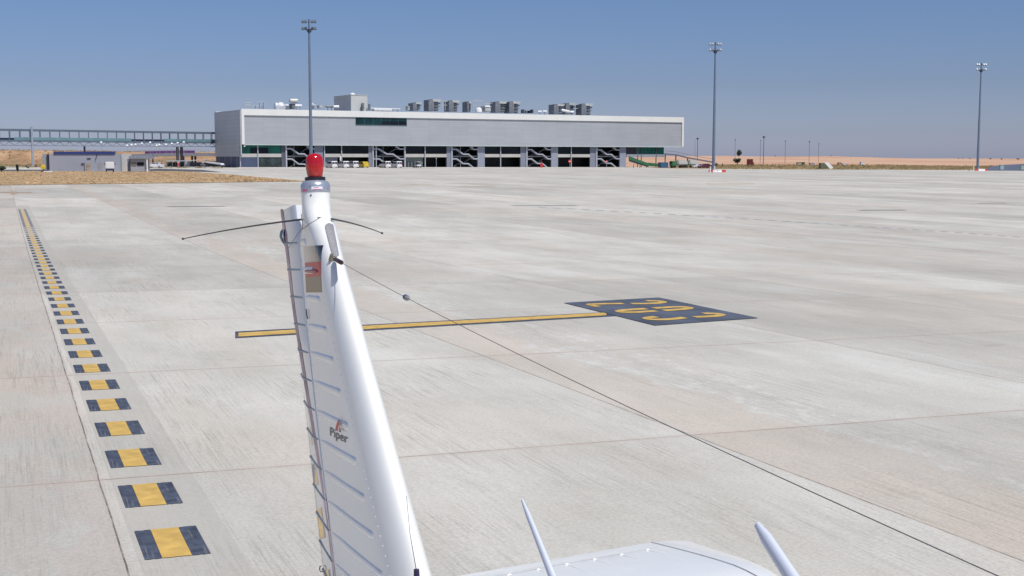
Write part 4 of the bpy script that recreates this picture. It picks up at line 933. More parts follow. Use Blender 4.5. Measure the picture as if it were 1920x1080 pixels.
m = Lb_(MB(), 152, 158, 306, 307.3, 249.8, .5); m.build('canopy', BPAINT, shed); m = Lb_(MB(), 158, 158.8, 307, 321, 249.8, .1); m.build('downpipe', BPAINT, shed)
m = Lb_(MB(), 163, 170, 296.5, 298.3, 249.9, .1); m.build('vent', BPAINT, shed)
m = MB(); m.tube([at(179, 300, 249.8), at(182, 289, 249.8)], .07, 6); m.build('pipe', BPAINT, shed)
m = Lb_(MB(), 92, 246, 321.2, 323.5, 249.2, .9); m.build('plinth', BAND, shed)
booth = thing('guard_booth', gx(260, 246), 'small grey guard booth with wide windows beside the white shed wall', 'booth')
m = Lb_(MB(), 244.5, 271, 297.5, 321.5, 246, 3.6); m.build('wall', mat('booth_grey', (.36, .37, .42), .6), booth)
m = Lb_(MB(), 241.5, 277, 292, 297.6, 245.4, 4.8); m.build('roof', mat('booth_roof', (.24, .28, .33), .5), booth)
m = Lb_(MB(), 238.5, 245, 297.5, 321, 246.6, 2.6); m.build('dark_side', GREYW, booth)
for x0, x1, mm in ((246.5, 255, mat('tan_window', (.20, .19, .14), .2)), (257, 269.5, GLD)): m = Lb_(MB(), x0, x1, 304.5, 310.5, 245.9, .1); m.build('window', mm, booth)
m = MB(); p = gx(275.5, 245.6); m.tube([p, Vector((p.x, p.y, zpx(297, 245.6)))], .14, 8); m.build('column', WPL, booth)
# white delivery van, rear view
dv = thing('delivery_van', gx(205.5, 240), 'white box van seen from behind before the blue grey shed', 'van'); p = dv.location
z = p.z
m = MB(); m.box((p.x, p.y + 2, z + 1.25), (1.55, 3.6, 1.35), None, .12); m.build('cargo_box', WPAINT, dv)
m = MB(); m.box((p.x, p.y + 4.3, z + .95), (1.5, 1.5, 1.1), None, .15); m.build('cab', WPAINT, dv)
m = MB(); m.box((p.x, p.y + 2.2, z + .42), (1.5, 4.6, .28)); m.build('chassis', BPAINT, dv)
for x in (-.66, .66):
    for y in (.9, 4.1): m = MB(); m.lathe((p.x + x - .1, p.y + y, z + .32), (1, 0, 0), [(.2, 0), (.32, .03), (.32, .17), (.2, .2)], 14); m.build('wheel', TYRE, dv)
    m = MB(); m.box((p.x + x * 1.45, p.y + 3.9, z + 1.5), (.16, .1, .3)); m.build('mirror', BPAINT, dv)
    m = MB(); m.box((p.x + x, p.y + .18, z + .62), (.14, .04, .18)); m.build('tail_light', LENSR, dv)
dv.rotation_euler.z = math.radians(17.5)
# yellow wheel shaped sign, black marker, white slab, mounds
t_ = thing('hose_reel', gx(80, 236), 'round yellow hose reel on a stand left of the shed', 'hose reel'); p = t_.location
m = MB(); m.lathe(p + Vector((0, 0, .95)), (.35, -1, 0), [(.1, 0), (.42, .02), (.46, .12), (.42, .3), (.1, .34)], 20); m.build('reel', mat('yellow_reel', (.62, .42, .03), .5), t_)
m = MB(); m.tube([p, p + Vector((.12, 0, .7))], .09, 8); m.box(p + Vector((-.1, 0, .1)), (.4, .4, .2)); m.build('stand', mat('olive_stand', (.12, .10, .05), .7), t_)
m = MB(); p = gx(89.5, 235); m.box(p + Vector((0, 0, .1)), (1.4, .9, .22), None, .03); tag(m.build('concrete_slab', WPL), 'low white slab lying beside the yellow hose reel', 'slab')
t_ = thing('marker_board', gx(32, 232), 'slim black marker board standing on the dry grass at the left', 'marker'); p = t_.location
m = MB(); m.prism([p + Vector((-.22, 0, .35)), p + Vector((.2, 0, .3)), p + Vector((.17, 0, 1.1)), p + Vector((-.08, 0, 1.5)), p + Vector((-.28, 0, 1.2))], (0, .15, 0)); m.build('board', GLD, t_)
m = MB(); m.tube([p, p + Vector((.02, .08, .5))], .07, 8); m.build('stand', BPAINT, t_)
bush('shrub', 3, 236, 319, 26, 8, 'low bright green shrub at the left edge', 'shrub', 900)
for ch in bpy.data.objects:
    pass
bush('shrub', 53, 300, 316, 7, 5, 'small dark shrub left of the walkway pylon', 'shrub', 300); bush('shrub', 5, 560, 286, 12, 6, 'dark shrub on the hill crest at the left edge', 'shrub', 400); bush('shrub', 18, 440, 294, 4, 5, 'tiny shrub on the bank at the left', 'shrub', 200)

# viaduct with purple railing, behind
via = thing('road_viaduct', at(320, 300, 405), 'grey road viaduct with a purple railing behind the walkway', 'viaduct')
VG = mat('viaduct_grey', (.25, .26, .30), .7); PUR = mat('purple_railing', (.13, .035, .19), .5, var=.3, scale=.5)
N = 22; pa = []
for i in range(N + 1):
    t = i / N; px = 236 + t * 158; py = 289.5 - 3.5 * math.sin(min(t * 1.25, 1) * math.pi / 2) + 1.0 * t; pa.append((px, py))
m = MB()
for (xa, ya), (xb, yb) in zip(pa, pa[1:]):
    a = at(xa, ya, 408); b = at(xb, yb, 408); th = .95; m.prism([a, b, b + Vector((0, 0, -th)), a + Vector((0, 0, -th))], Vector((0, 7, 0)))
m.build('deck', VG, via)
m = MB()
for (xa, ya), (xb, yb) in zip(pa[5:18], pa[6:19]):
    a = at(xa, ya, 408); b = at(xb, yb, 408); m.prism([a, b, b + Vector((0, 0, .75)), a + Vector((0, 0, .75))], Vector((0, .1, 0)))
m.build('purple_railing', PUR, via)
m = MB()
for i in range(5, 19):
    a = at(*pa[i], 408); m.tube([a, a + Vector((0, 0, 1.15))], .06, 5)
m.build('railing_posts', mat('mauve_post', (.25, .2, .32), .6), via)
m = MB()
for (xa, ya), (xb, yb) in zip(pa, pa[1:]): a = at(xa, ya, 408); b = at(xb, yb, 408); m.tube([a + Vector((0, 0, 1.0)), b + Vector((0, 0, 1.0))], .05, 5)
m.build('top_rail', VG, via)
for px in (286, 344, 360, 366): a = at(px, 290, 410); m = MB(); m.tube([Vector((a.x, a.y, G(a.x, a.y) - .5)), a], .35 if px > 300 else .2, 8); m.build('pier', BPAINT, via)
# service road surface, carport, canopy
struct(sheet('service_road', [(246, 321), (560, 323), (430, 316.5), (246, 316.5)], ASPH, .02, ''), 'dark service road left of the terminal') if 0 else None
m = MB(); pts = [gp(x, y) for x, y in ((-120, 321.6), (60, 321.8), (235, 321.6), (330, 321.3), (415, 323.0), (380, 318.6), (300, 316.4), (262, 317.5), (-120, 319))]
m.poly([Vector((p.x, p.y, G(p.x, p.y) + .02)) for p in pts]); struct(m.build('service_road', ASPH, recalc=False), 'dark service road between the dry grass and the shed')
cpk = thing('carport', gx(342, 350), 'low open carport with a thin pale roof and dark bays', 'carport')
m = Lb_(MB(), 311, 349, 300.8, 302.4, 352, 6); m.build('roof', CLT, cpk)
for px in (311.5, 320, 329, 338, 347): p = gx(px, 352.2); m = MB(); m.tube([p, Vector((p.x, p.y, zpx(302, 352)))], .1, 6); m.build('post', BPAINT, cpk)
m = Lb_(MB(), 313, 346, 304, 312.5, 356, .3); m.build('rear_screen', mat('dark_hedge', (.05, .07, .05), .9, var=.5, scale=1), cpk)
wallr = MB(); Lb_(wallr, 347, 356, 302.5, 314.5, 350, 1.0); tag(wallr.build('low_wall', mat('lowwall_grey', (.33, .34, .38), .7)), 'short grey wall between the carport and the white canopy', 'wall')
can = thing('entrance_canopy', gx(385, 345), 'long thin white canopy sloping towards the terminal end wall', 'canopy')
m = MB(); a = at(349, 301.6, 348); b = at(384, 300.6, 348); m.prism([a, b, b + Vector((0, 0, .18)), a + Vector((0, 0, .18))], (0, 3, 0)); m.build('flat_roof', mat('canopy_pale', (.5, .52, .52), .5), can)
m = MB(); m.prism([at(383, 303.2, 345), at(413, 306.3, 343), at(415, 309.4, 343), at(385, 305.0, 345)], (0, 4, 0)); m.build('sloping_roof', mat('canopy_white', (.82, .84, .84), .4), can)
m = MB(); m.prism([at(384, 301.2, 349), at(412, 302.6, 349), at(412, 303.6, 349), at(384, 302.2, 349)], (0, 3, 0)); m.build('upper_edge', BPAINT, can)
for px in (386, 396, 406): p = gx(px, 347); m = MB(); m.tube([p, Vector((p.x, p.y, zpx(305, 347)))], .09, 6); m.build('post', BPAINT, can)
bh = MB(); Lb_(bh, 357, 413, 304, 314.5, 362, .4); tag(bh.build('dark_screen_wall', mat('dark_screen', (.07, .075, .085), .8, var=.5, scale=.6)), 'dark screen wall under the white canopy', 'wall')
pav = MB(); pav.prism([gx(345, 338), gx(415, 338), gx(415, 346), gx(340, 346)], (0, 0, .22)); struct(pav.build('raised_kerb', BAND), 'pale raised pavement beside the canopy')
for px, Y, rz, l_, pm in ((291, 330, math.radians(175), 'white car driving low on the service road right of the booth', None), (361, 351, math.radians(185), 'very dark car parked left under the white canopy', BPAINT), (373, 352, math.radians(170), 'white car parked under the white canopy next to the dark one', None),
        (390, 352, math.radians(180), 'dark red car parked under the sloping canopy', DPAINT), (404, 352, math.radians(184), 'very dark car nearest the terminal end wall', BPAINT)):
    o = dup(car, gx(px, Y), rz, l_)
    if pm:
        for ch in o.children:
            if ch.name.startswith('body'): ch.data = ch.data.copy(); ch.data.materials[0] = pm
p = gx(334.5, 349); t_ = thing('fuel_pump', p, 'red pump standing in the carport', 'pump'); m = MB(); m.box(p + Vector((0, 0, .7)), (.55, .5, 1.3), None, .06); m.build('body', _m['sign_red'], t_); m = MB(); m.box(p + Vector((0, 0, 1.45)), (.6, .5, .2)); m.build('top', WPL, t_)
# street lamps with white heads
LH = mat('lamp_head_white', (.88, .88, .88), .25, var=.02); LPOLE = mat('lamp_pole_grey', (.25, .27, .33), .6)
where = ['alone left of the others', 'first of the left rising run', 'second of the left rising run', 'third of the left rising run', 'fourth of the left rising run', 'highest of the left rising run', 'lowest, start of the right rising run', 'second of the right rising run', 'third of the right rising run', 'fourth of the right rising run', 'fifth of the right rising run', 'highest and last of the right rising run']
for k, (px, py) in enumerate([(189.5, 266), (238.5, 272), (246.5, 271), (254, 270), (266, 268), (281.5, 266.2), (293.5, 272), (298.5, 270.6), (311, 270.2), (322, 268.3), (333, 267.2), (344.5, 265.8)]):
    Y = 300 if py < 269 else 316; Y = 318
    c = at(px, py, Y); g0 = H(c.x, Y)
    t_ = thing('street_lamp', (c.x, Y, g0), 'white headed street lamp before the walkway, ' + where[k], 'street lamp', 'white headed street lamps before the walkway')
    m = MB(); m.tube([(c.x, Y + .1, g0), (c.x, Y + .1, c.z - .1)], [.05, .035], 6); m.build('pole', LPOLE, t_)
    m = MB(); m.lathe((c.x, Y, c.z - .14), (0, 0, 1), [(.1, -.1), (.30, 0), (.27, .12), (.12, .24), (.01, .27)], 12); m.build('lamp_head', LH, t_, smooth=True)
p = at(288.5, 284, 385); g0 = G(p.x, 385); t_ = thing('lamp_post', (p.x, 385, g0), 'slim dark curved post under the viaduct', 'post')
m = MB(); m.tube([(p.x, 385, g0), at(287, 300, 385), at(286.5, 290, 385)], [.16, .11, .09], 8); m.build('pole', BPAINT, t_)

# ------------------------------------------------------------------ the light aircraft
az = math.radians(-22.8); el = math.radians(-4.5)
AV = Vector((math.sin(az) * math.cos(el), math.cos(az) * math.cos(el), math.sin(el)))       # aft
SV = Vector((-math.cos(az), math.sin(az), 0.)); VV = AV.cross(SV)
if VV.z < 0: VV = -VV
VV.normalize()
O = CAM + ray(571, 540) * 3.95
def F(a, v, s=0.): return O + AV * a + VV * v + SV * s
def interp(tab, x):
    if x <= tab[0][0]: return tab[0][1]
    for (x0, y0), (x1, y1) in zip(tab, tab[1:]):
        if x <= x1: t = (x - x0) / (x1 - x0); return y0 + (y1 - y0) * t
    return tab[-1][1]
LEt = [(-1.2, -1.60), (-.9, -1.292), (.085, -.40), (.14, -.345), (.18, -.306), (.205, -.266), (.225, -.240), (.245, -.226), (.27, -.222), (.36, -.222)]
HIt = [(-1.2, -.58), (-.75, -.395), (-.38, -.238), (-.075, -.125), (.12, -.073), (.17, -.078), (.20, -.10), (.24, -.138), (.36, -.138)]
THt = [(-1.2, .066), (-.7, .052), (.085, .036), (.18, .040), (.24, .042), (.36, .042)]
def shp(t, w_):
    air = math.sqrt(max(0, 1 - (1 - t / .28) ** 2)) if t < .28 else 1 - .29 * ((t - .28) / .72) ** 1.7
    cyl = math.sqrt(max(0, 1 - (2 * t - 1) ** 2)); return air * (1 - w_) + cyl * w_
def halft(a, v):
    l_ = interp(LEt, v); h = interp(HIt, v); t = (a - l_) / (h - l_)
    if t < 0 or t > 1: return -1
    return interp(THt, v) * shp(t, sm(.15, .235, v))
def fin_hit(px, py):
    r = ray(px, py); t = 2.4
    while t < 4.6:
        P = CAM + r * t - O; a, v, s = P.dot(AV), P.dot(VV), P.dot(SV); h = halft(a, v)
        if h >= 0 and s <= h and s > -h: return a, v
        t += .002
    return None
def onfin(a, v, off=.0012): return F(a, v, max(halft(a, v), .002) + off)
ACW = mat('aircraft_white', (.86, .86, .82), .25, var=.03, scale=4, coat=.35)
ACW2 = mat('aircraft_white_rudder', (.74, .76, .78), .10, var=.03, scale=4, coat=.6)
ACT = mat('bead_edge_teal', (.10, .17, .20), .4)
plane = thing('light_aircraft', Vector((O.x, O.y, 0)) + Vector((.9, -2.4, G(.2, 1.5))), 'white light aircraft in the foreground with a red beacon on its fin', 'aircraft')
# fin skin
vs_ = sorted(set([-.95 + .05 * i for i in range(20)] + [.06, .085, .1, .12, .14, .155, .17, .18, .19, .20, .21, .22, .23, .24, .25, .27, .29]))
ts_ = [0, .004, .012, .025, .045, .07, .10, .14, .18, .23, .28, .36, .45, .55, .65, .75, .84, .9, .95, .98, 1.]
secs = []
for v in vs_:
    l_ = interp(LEt, v); h = interp(HIt, v); th = interp(THt, v); w_ = sm(.15, .235, v); ring = []
    for t in ts_: ring.append(F(l_ + (h - l_) * t, v, th * shp(t, w_)))
    for t in ts_[::-1][(1 if w_ > .999 else 0):-1]: ring.append(F(l_ + (h - l_) * t, v, -th * shp(t, w_)))
    if w_ > .999: ring.insert(len(ts_), F(h, v, -.0001))
    secs.append(ring)
m = MB(); m.loft(secs)
BEADS = [.14, .057, -.027, -.11, -.19, -.272, -.355, -.437, -.52, -.602, -.684, -.766, -.848]
for v in BEADS:                      # stiffening beads pressed into the skin, both sides
    h = interp(HIt, v); l_ = interp(LEt, v); a1 = max(l_ + .16, h - .62 if v < 0 else -1)
    if v > .1: a1 = h - .11
    for sg in (1, -1):
        pts, rr = [], []
        for k in range(15):
            t = k / 14; a = (h - .02) + (a1 - h + .02) * t; pts.append(F(a, v, sg * (halft(a, v) - .0112 * min(1, 2.0 * t + .6))))
            rr.append(.0160 * min(1, 2.0 * t + .6) * (1 if t < .93 else (.75 if t < .98 else .35)))
        m.tube(pts, rr, 10)
def rivet(mb, a, v):
    P_ = F(a, v, halft(a, v) - .0004); mb.lathe(P_, SV, [(.0026, 0), (.0022, .0011), (.0008, .0015)], 6)
for v0_ in [-.9 + .0205 * i for i in range(49)]:
    for f_a in (lambda v: interp(LEt, v) + .125, lambda v: interp(HIt, v) - .014):
        if v0_ < .12: rivet(m, f_a(v0_), v0_)
fin = m.build('tail_fin', ACW, plane, smooth=True)
# silver cap, rim and red beacon
CA = -.180
m = MB(); m.lathe(F(CA, .0, 0), VV, [(.0428, .284), (.0434, .286), (.0434, .302), (.0415, .310), (.036, .317), (.028, .3205)], 40); m.build('silver_cap', mat('silver_cap', (.42, .46, .52), .3, .5, .05), plane, smooth=True)
m = MB(); m.lathe(F(CA, 0, 0), VV, [(.027, .3195), (.0305, .321), (.0305, .3285), (.028, .330)], 36); m.build('beacon_collar', mat('black_rubber', (.012, .012, .02), .4), plane, smooth=True)
def lensmat():
    m_ = bpy.data.materials.new('red_beacon_lens'); m_.use_nodes = True; n, l = m_.node_tree.nodes, m_.node_tree.links; b = n['Principled BSDF']
    b.inputs['Base Color'].default_value = (.78, .012, .015, 1); b.inputs['Roughness'].default_value = .08; b.inputs['Coat Weight'].default_value = .6
    b.inputs['Subsurface Weight'].default_value = .35; b.inputs['Subsurface Scale'].default_value = .02; b.inputs['Subsurface Radius'].default_value = (1, .1, .1)
    tc = n.new('ShaderNodeTexCoord'); nz = n.new('ShaderNodeTexNoise'); nz.inputs['Scale'].default_value = 18; l.new(tc.outputs['Object'], nz.inputs[0])
    r = n.new('ShaderNodeValToRGB'); r.color_ramp.elements[0].color = (.36, .004, .006, 1); r.color_ramp.elements[1].color = (.54, .007, .009, 1); l.new(nz.outputs[0], r.inputs[0]); l.new(r.outputs[0], b.inputs['Base Color']); return m_
m = MB(); b_ = .328
m.lathe(F(CA, 0, 0), VV, [(.0205, b_), (.0225, b_ + .006), (.0252, b_ + .022), (.0266, b_ + .038), (.0262, b_ + .050), (.0232, b_ + .061), (.018, b_ + .0675), (.009, b_ + .0710), (.001, b_ + .0718)], 36); bl = m.build('beacon_lens', lensmat(), plane, smooth=True)
m = MB()
for k in range(8): 
    an = 2 * math.pi * k / 8; d = AV * math.cos(an) + SV * math.sin(an); m.tube([F(CA, b_ + .008) + d * .0226, F(CA, b_ + .022) + d * .0250, F(CA, b_ + .038) + d * .0264, F(CA, b_ + .050) + d * .0260, F(CA, b_ + .060) + d * .0232], .0009, 6)
m.build('lens_ribs', mat('dark_red_rib', (.38, .006, .008), .15, coat=.5), bl, smooth=True)
# stickers and screws on the cap
def cylpatch(px0, px1, py0, py1, m_, nm, par, rad=.0442):
    """thin curved label wrapped round the cap"""
    def ang(px):
        r = ray(px, 360); c = F(CA, .29) - CAM; # ray/cylinder intersection in plan
        rx, ry = r.x, r.y; cx, cy = c.x, c.y; A_ = rx * rx + ry * ry; B_ = rx * cx + ry * cy; C_ = cx * cx + cy * cy - rad * rad
        D = B_ * B_ - A_ * C_
        t = (B_ - math.sqrt(max(D, 0))) / A_; P = Vector((rx * t - cx, ry * t - cy, 0)); return math.atan2(P.dot(SV), P.dot(Vector((AV.x, AV.y, 0)).normalized()))
    a0, a1 = ang(px0), ang(px1); v0 = .31 - (py0 - 345) / 640.; v1 = .31 - (py1 - 345) / 640.
    if abs(a1 - a0) > math.pi: a1 += 2 * math.pi if a1 < a0 else -2 * math.pi
    rows = [[F(CA, v) + (AV * math.cos(a) + SV * math.sin(a)) * rad for a in [a0 + (a1 - a0) * k / 10 for k in range(11)]] for v in (v0, (v0 + v1) / 2, v1)]
    m = MB(); m.grid(rows); m.build(nm, m_, par, recalc=False)
STW = mat('sticker_white', (.8, .78, .8), .4); STP = mat('sticker_pink', (.62, .10, .22), .4)
cylpatch(584, 605, 351.5, 357.5, STW, 'warning_sticker', plane); cylpatch(586, 604, 356.2, 357.2, STP, 'sticker_stripe', plane, .0445)
cylpatch(589, 598, 353, 353.8, STP, 'sticker_stripe', plane, .0445)
cylpatch(567, 576.5, 356, 359.5, STP, 'warning_sticker', plane)
def screw(px, py, r=.0028, nm='screw', rad=.0432):
    hit = None; rr = ray(px, py); t = 3.2
    while t < 4.2:
        P = CAM + rr * t - F(CA, 0); a, s = P.dot(AV), P.dot(SV)
        if a * a + s * s <= rad * rad: hit = CAM + rr * t; nrm = (AV * a + SV * s).normalized(); break
        t += .001
    if hit: m = MB(); m.lathe(hit - nrm * .001, nrm, [(r, 0), (r, .0018), (r * .5, .0024)], 10); m.build(nm, mat('screw_metal', (.18, .19, .2), .4, .6), plane)
screw(581.5, 349.5, .0026); screw(583, 366, .0028); screw(614.5, 353.5, .0022)
# leading edge wear strip, draped on the skin
def drape(pxpoly, m_, nm, off=.002, thick=.0015, par=None):
    hs = [fin_hit(*p) for p in pxpoly]
    hs = [h for h in hs if h]
    c = (sum(h[0] for h in hs) / len(hs), sum(h[1] for h in hs) / len(hs)); m = MB(); rings = []
    for f_ in (0.02, .25, .5, .75, 1.):
        rings.append([onfin(c[0] + (h[0] - c[0]) * f_, c[1] + (h[1] - c[1]) * f_, off) for h in hs])
    vv = [[m.b.verts.new(p) for p in r] for r in rings]; n = len(hs)
    for A_, B_ in zip(vv, vv[1:]):
        for k in range(n): m.b.faces.new((A_[k], A_[(k + 1) % n], B_[(k + 1) % n], B_[k]))
    m.b.faces.new(vv[0]); return m.build(nm, m_, par or plane, smooth=True)
perf = mat('perforated_grey', (.27, .27, .28), .6, .1, .25, 260., bump=.5, bscale=600.)
rows = []
for j in range(25):
    t = j / 24; y = 418.2 + 63.3 * t
    xl = 608.2 + 16.0 * (t ** 1.1); xr = 624.3 + 12.2 * t
    e = min(t / .09, 1) if t < .5 else min((1 - t) / .05, 1); e = math.sqrt(max(0, 1 - (1 - e) ** 2)); cx = (xl + xr) / 2
    xl = cx + (xl - cx) * max(e, .12); xr = cx + (xr - cx) * max(e, .12); row = []
    for i in range(13):
        x = xl + (xr - xl) * i / 12; r = ray(x, y - (x - cx) * .10); t_ = 3.0; hit = None
        while t_ < 4.3:
            P = CAM + r * t_ - O; h = halft(P.dot(AV), P.dot(VV))
            if h >= 0 and abs(P.dot(SV)) <= h: hit = CAM + r * (t_ - .004); break
            t_ += .0008
        row.append(hit)
    rows.append(row)
for row in rows:
    for i in range(12, -1, -1):
        if row[i] is None: row[i] = next((q for q in row[i::-1] if q is not None), None)
m = MB(); m.grid([r for r in rows if all(q is not None for q in r)]); m.build('wear_strip', perf, plane, smooth=True, recalc=False)
# flag decal: three faded bands, the beads still show through
c4 = [fin_hit(*p) for p in ((569.5, 463), (607.5, 459.5), (603.5, 548), (574.5, 548.5))]
def bil(f_, g_): 
    x0 = c4[0][0] + (c4[3][0] - c4[0][0]) * g_; x1 = c4[1][0] + (c4[2][0] - c4[1][0]) * g_; y0 = c4[0][1] + (c4[3][1] - c4[0][1]) * g_; y1 = c4[1][1] + (c4[2][1] - c4[1][1]) * g_
    return x0 + (x1 - x0) * f_, y0 + (y1 - y0) * f_
for g0, g1, mm in ((0, .345, mat('flag_black', (.018, .017, .020), .10, var=.2, coat=1.)), (.346, .66, mat('flag_red', (.62, .085, .07), .4, var=.1)), (.661, 1., mat('flag_gold', (.36, .27, .16), .4, var=.06))):
    rows = []
    for j in range(9):
        g_ = g0 + (g1 - g0) * j / 8; rows.append([onfin(*bil(i / 10, g_), .0009) for i in range(11)])
    m = MB(); m.grid(rows); m.build('flag_band', mm, plane, recalc=False)
# bead through the red band, its shadow painted in as a darker red
hb = [fin_hit(573, 508), fin_hit(596, 508.5)]
m = MB(); m.tube([onfin(hb[0][0] + (hb[1][0] - hb[0][0]) * k / 8, -.0 + hb[0][1] + (hb[1][1] - hb[0][1]) * k / 8, .001) for k in range(9)], [.003, .005] + [.0058] * 6 + [.003], 8); m.build('flag_bead', mat('flag_bead_shadow_red', (.35, .03, .04), .3), plane, smooth=True)
# lettering and emblem
def logo(txt, p0, p1, ptop, m_):
    a0, v0 = fin_hit(*p0); a1, v1 = fin_hit(*p1); at_, vt = fin_hit(*ptop); cap = vt - v0
    cu = bpy.data.curves.new('txt', 'FONT'); cu.body = txt; cu.size = 1; cu.resolution_u = 3; cu.offset = .006
    o = bpy.data.objects.new('txt', cu); COL.objects.link(o); bpy.context.view_layer.update()
    me = bpy.data.meshes.new_from_object(o.evaluated_get(bpy.context.evaluated_depsgraph_get())); bpy.data.objects.remove(o)
    xs_ = [q.co.x for q in me.vertices]; x0, x1 = min(xs_), max(xs_); b = bmesh.new(); b.from_mesh(me)
    bmesh.ops.triangulate(b, faces=b.faces)
    for q in b.verts:
        t = (q.co.x - x0) / (x1 - x0); a = a0 + (a1 - a0) * t; v = v0 + (v1 - v0) * t + q.co.y / .70 * cap; q.co = onfin(a, v, .0016)
    mb = MB(); mb.b.free(); mb.b = b; return mb.build('maker_lettering', m_, plane, recalc=False)
logo('Piper', (619.8, 816.5), (653, 831.5), (620.3, 800.8), mat('lettering_grey', (.07, .065, .07), .4))
def dpoly(pxs, mm, off): 
    hs = [fin_hit(*p) for p in pxs]; m = MB(); m.poly([onfin(h[0], h[1], off) for h in hs]); m.build('maker_emblem', mm, plane, recalc=False)
dpoly([(634.2, 806.4), (638.4, 790.4), (643.0, 789.6), (639.6, 808)], mat('emblem_red', (.55, .05, .04), .4), .0092)
dpoly([(638.6, 790), (643.4, 784.4), (642.9, 789.4)], mat('emblem_dark', (.10, .01, .03), .4), .0098)
dpoly([(641.3, 809), (643.4, 799), (646.2, 810.2)], mat('emblem_blue', (.05, .05, .10), .4), .0090)
# rudder
RTE = lambda v: .165 + .33 * v
def crease(v):                       # where the flat part ends and the taper to the trailing edge starts
    h = interp([(-1.2, -.58), (-.75, -.395), (-.38, -.238), (-.075, -.125), (.12, -.073), (.30, -.0225)], v) + .010; c_ = h + (.028 + (.20 - .035) * sm(-.75, .15, v)); return h, min(c_, RTE(v) - .05)
rv = [-.95 + .05 * i for i in range(25)] + [.2555]
secs = []
for v in rv:
    h, c_ = crease(v); te = RTE(v); th = interp(THt, v) * .70; ring = []
    top = v > .25
    prof = [(h, th * .8), (h + .008, th), (c_, th * .96), (c_ + (te - c_) * .5, th * .5 + .001), (te, .0016)]
    for a, s in prof: ring.append(F(a, v + (.0 if not top else (a - h) * -.06), s))
    for a, s in prof[::-1]: ring.append(F(a, v + (.0 if not top else (a - h) * -.06), -s))
    secs.append(ring)
m = MB(); m.loft(secs)
rud = m.build('rudder', ACW2, plane, smooth=True)
m = MB()
for v in BEADS:
    h, c_ = crease(v); te = RTE(v); th = interp(THt, v) * .70
    pts = [F(h + .02, v, th - .001), F(c_, v, th * .96 - .0005), F(te - .004, v, .0022), F(te + .001, v, 0)]
    m.tube(pts, [.0030, .0042, .0042, .0035], 8); m.tube([F(h + .02, v, -th + .001), F(c_, v, -th * .96), F(te, v, -.002)], .004, 6)
m.build('rudder_beads', mat('rudder_bead_paint', (.22, .30, .33), .3), rud, smooth=True)
# pinkish seam along the crease with worn spots
m = MB(); rows = []
for v in rv[:-1]:
    h, c_ = crease(v); th = interp(THt, v) * .70; rows.append([F(c_ - .036, v, th * .965 + .0009), F(c_ + .001, v, th * .96 + .0011)])
m.grid(rows); m.build('seam_stripe', mat('worn_pink_seam', (.52, .38, .38), .5, var=.45, scale=14), rud, recalc=False)
m = MB(); m.grid([[F(RTE(v) + .0005, v, .003) for v in rv[:-1]], [F(RTE(v) - .006, v, .0042) for v in rv[:-1]]]); m.build('trailing_edge', mat('te_green_reflection', (.35, .45, .40), .3), rud, recalc=False)  # edge tinted green: the ground's reflection put into its colour
# looped strap at the rudder's trailing edge, bonding wires
m = MB(); lp = [(540.5, 425), (533, 428.5), (528, 435), (526.5, 443), (529.5, 451), (535, 459), (541, 467)]
pl = []
for x, y in lp:
    r = ray(x, y); t = (O - CAM).dot(SV) / r.dot(SV); pl.append(CAM + r * min(t, 4.1))
m.tube(pl, [.003, .0042, .0048, .0048, .0045, .004, .003], 10); m.build('tail_light_guard', mat('guard_teal', (.22, .33, .34), .25, .3), rud, smooth=True)
m = MB(); r = ray(536, 441); t = (O - CAM).dot(SV) / r.dot(SV); c = CAM + r * min(t, 4.05); m.lathe(c - VV * .028, VV, [(.003, 0), (.008, .012), (.009, .03), (.006, .045), (.001, .05)], 12); m.build('tail_light', mat('tail_light_glass', (.05, .01, .06), .1, coat=.6), rud, smooth=True)
def wpt(px, py, s): r = ray(px, py); t = (F(0, 0, s) - CAM).dot(SV) / r.dot(SV); return CAM + r * t
m = MB(); m.tube([wpt(541, 465, .030), wpt(549, 453, .045), wpt(560, 436, .05), wpt(569, 428, .052), wpt(580, 420, .05), wpt(598, 409.5, .048)], .0009, 6); m.build('bonding_wire', mat('wire_brown', (.13, .11, .10), .5), plane)
m = MB(); m.tube([wpt(565, 402, .046), wpt(566, 412, .050), wpt(568, 424, .047), wpt(566, 431, .042)], .0012, 6); m.build('bonding_wire', _m['wire_brown'], plane)
m = MB(); m.tube([wpt(574.2, 580, .033), wpt(575.2, 590, .033), wpt(576.6, 598, .033)], .0016, 6); m.build('hinge_pin', mat('hinge_dark', (.03, .03, .03), .5), plane)
# V antenna whiskers
WK = mat('whisker_black', (.05, .05, .055), .4)
def whisk(root, tip, dep0, sg):
    a = CAM + ray(*root) * dep0; L_ = .40; best = None
    r = ray(*tip); 
    for k in range(400):
        t = 3.2 + k * .003; q = CAM + r * t
        e = abs((q - a).length - L_)
        if (q - a).dot(AV) > 0 and (best is None or e < best[0]): best = (e, q)
    b = best[1]; mid = (a + b) / 2 + Vector((0, 0, .0045)); pts = []
    for k in range(15):
        t = k / 14; pts.append(a * (1 - t) ** 2 + (mid * 1 + (mid - (a + b) / 2)) * 2 * t * (1 - t) + b * t * t)
    m = MB(); m.tube(pts, [.0029 - .0015 * k / 14 for k in range(15)], 8); o = m.build('whisker_antenna', WK, plane, smooth=True)
    m = MB(); m.lathe(b - (b - pts[-2]).normalized() * .003, (b - pts[-2]), [(.001, 0), (.0036, .003), (.0036, .007), (.001, .010)], 10); m.build('tip_ball', WK, o, smooth=True)
whisk((566, 411.5), (344.5, 447.5), 3.80, 1); whisk((621.5, 410.5), (716, 437), 3.70, -1)
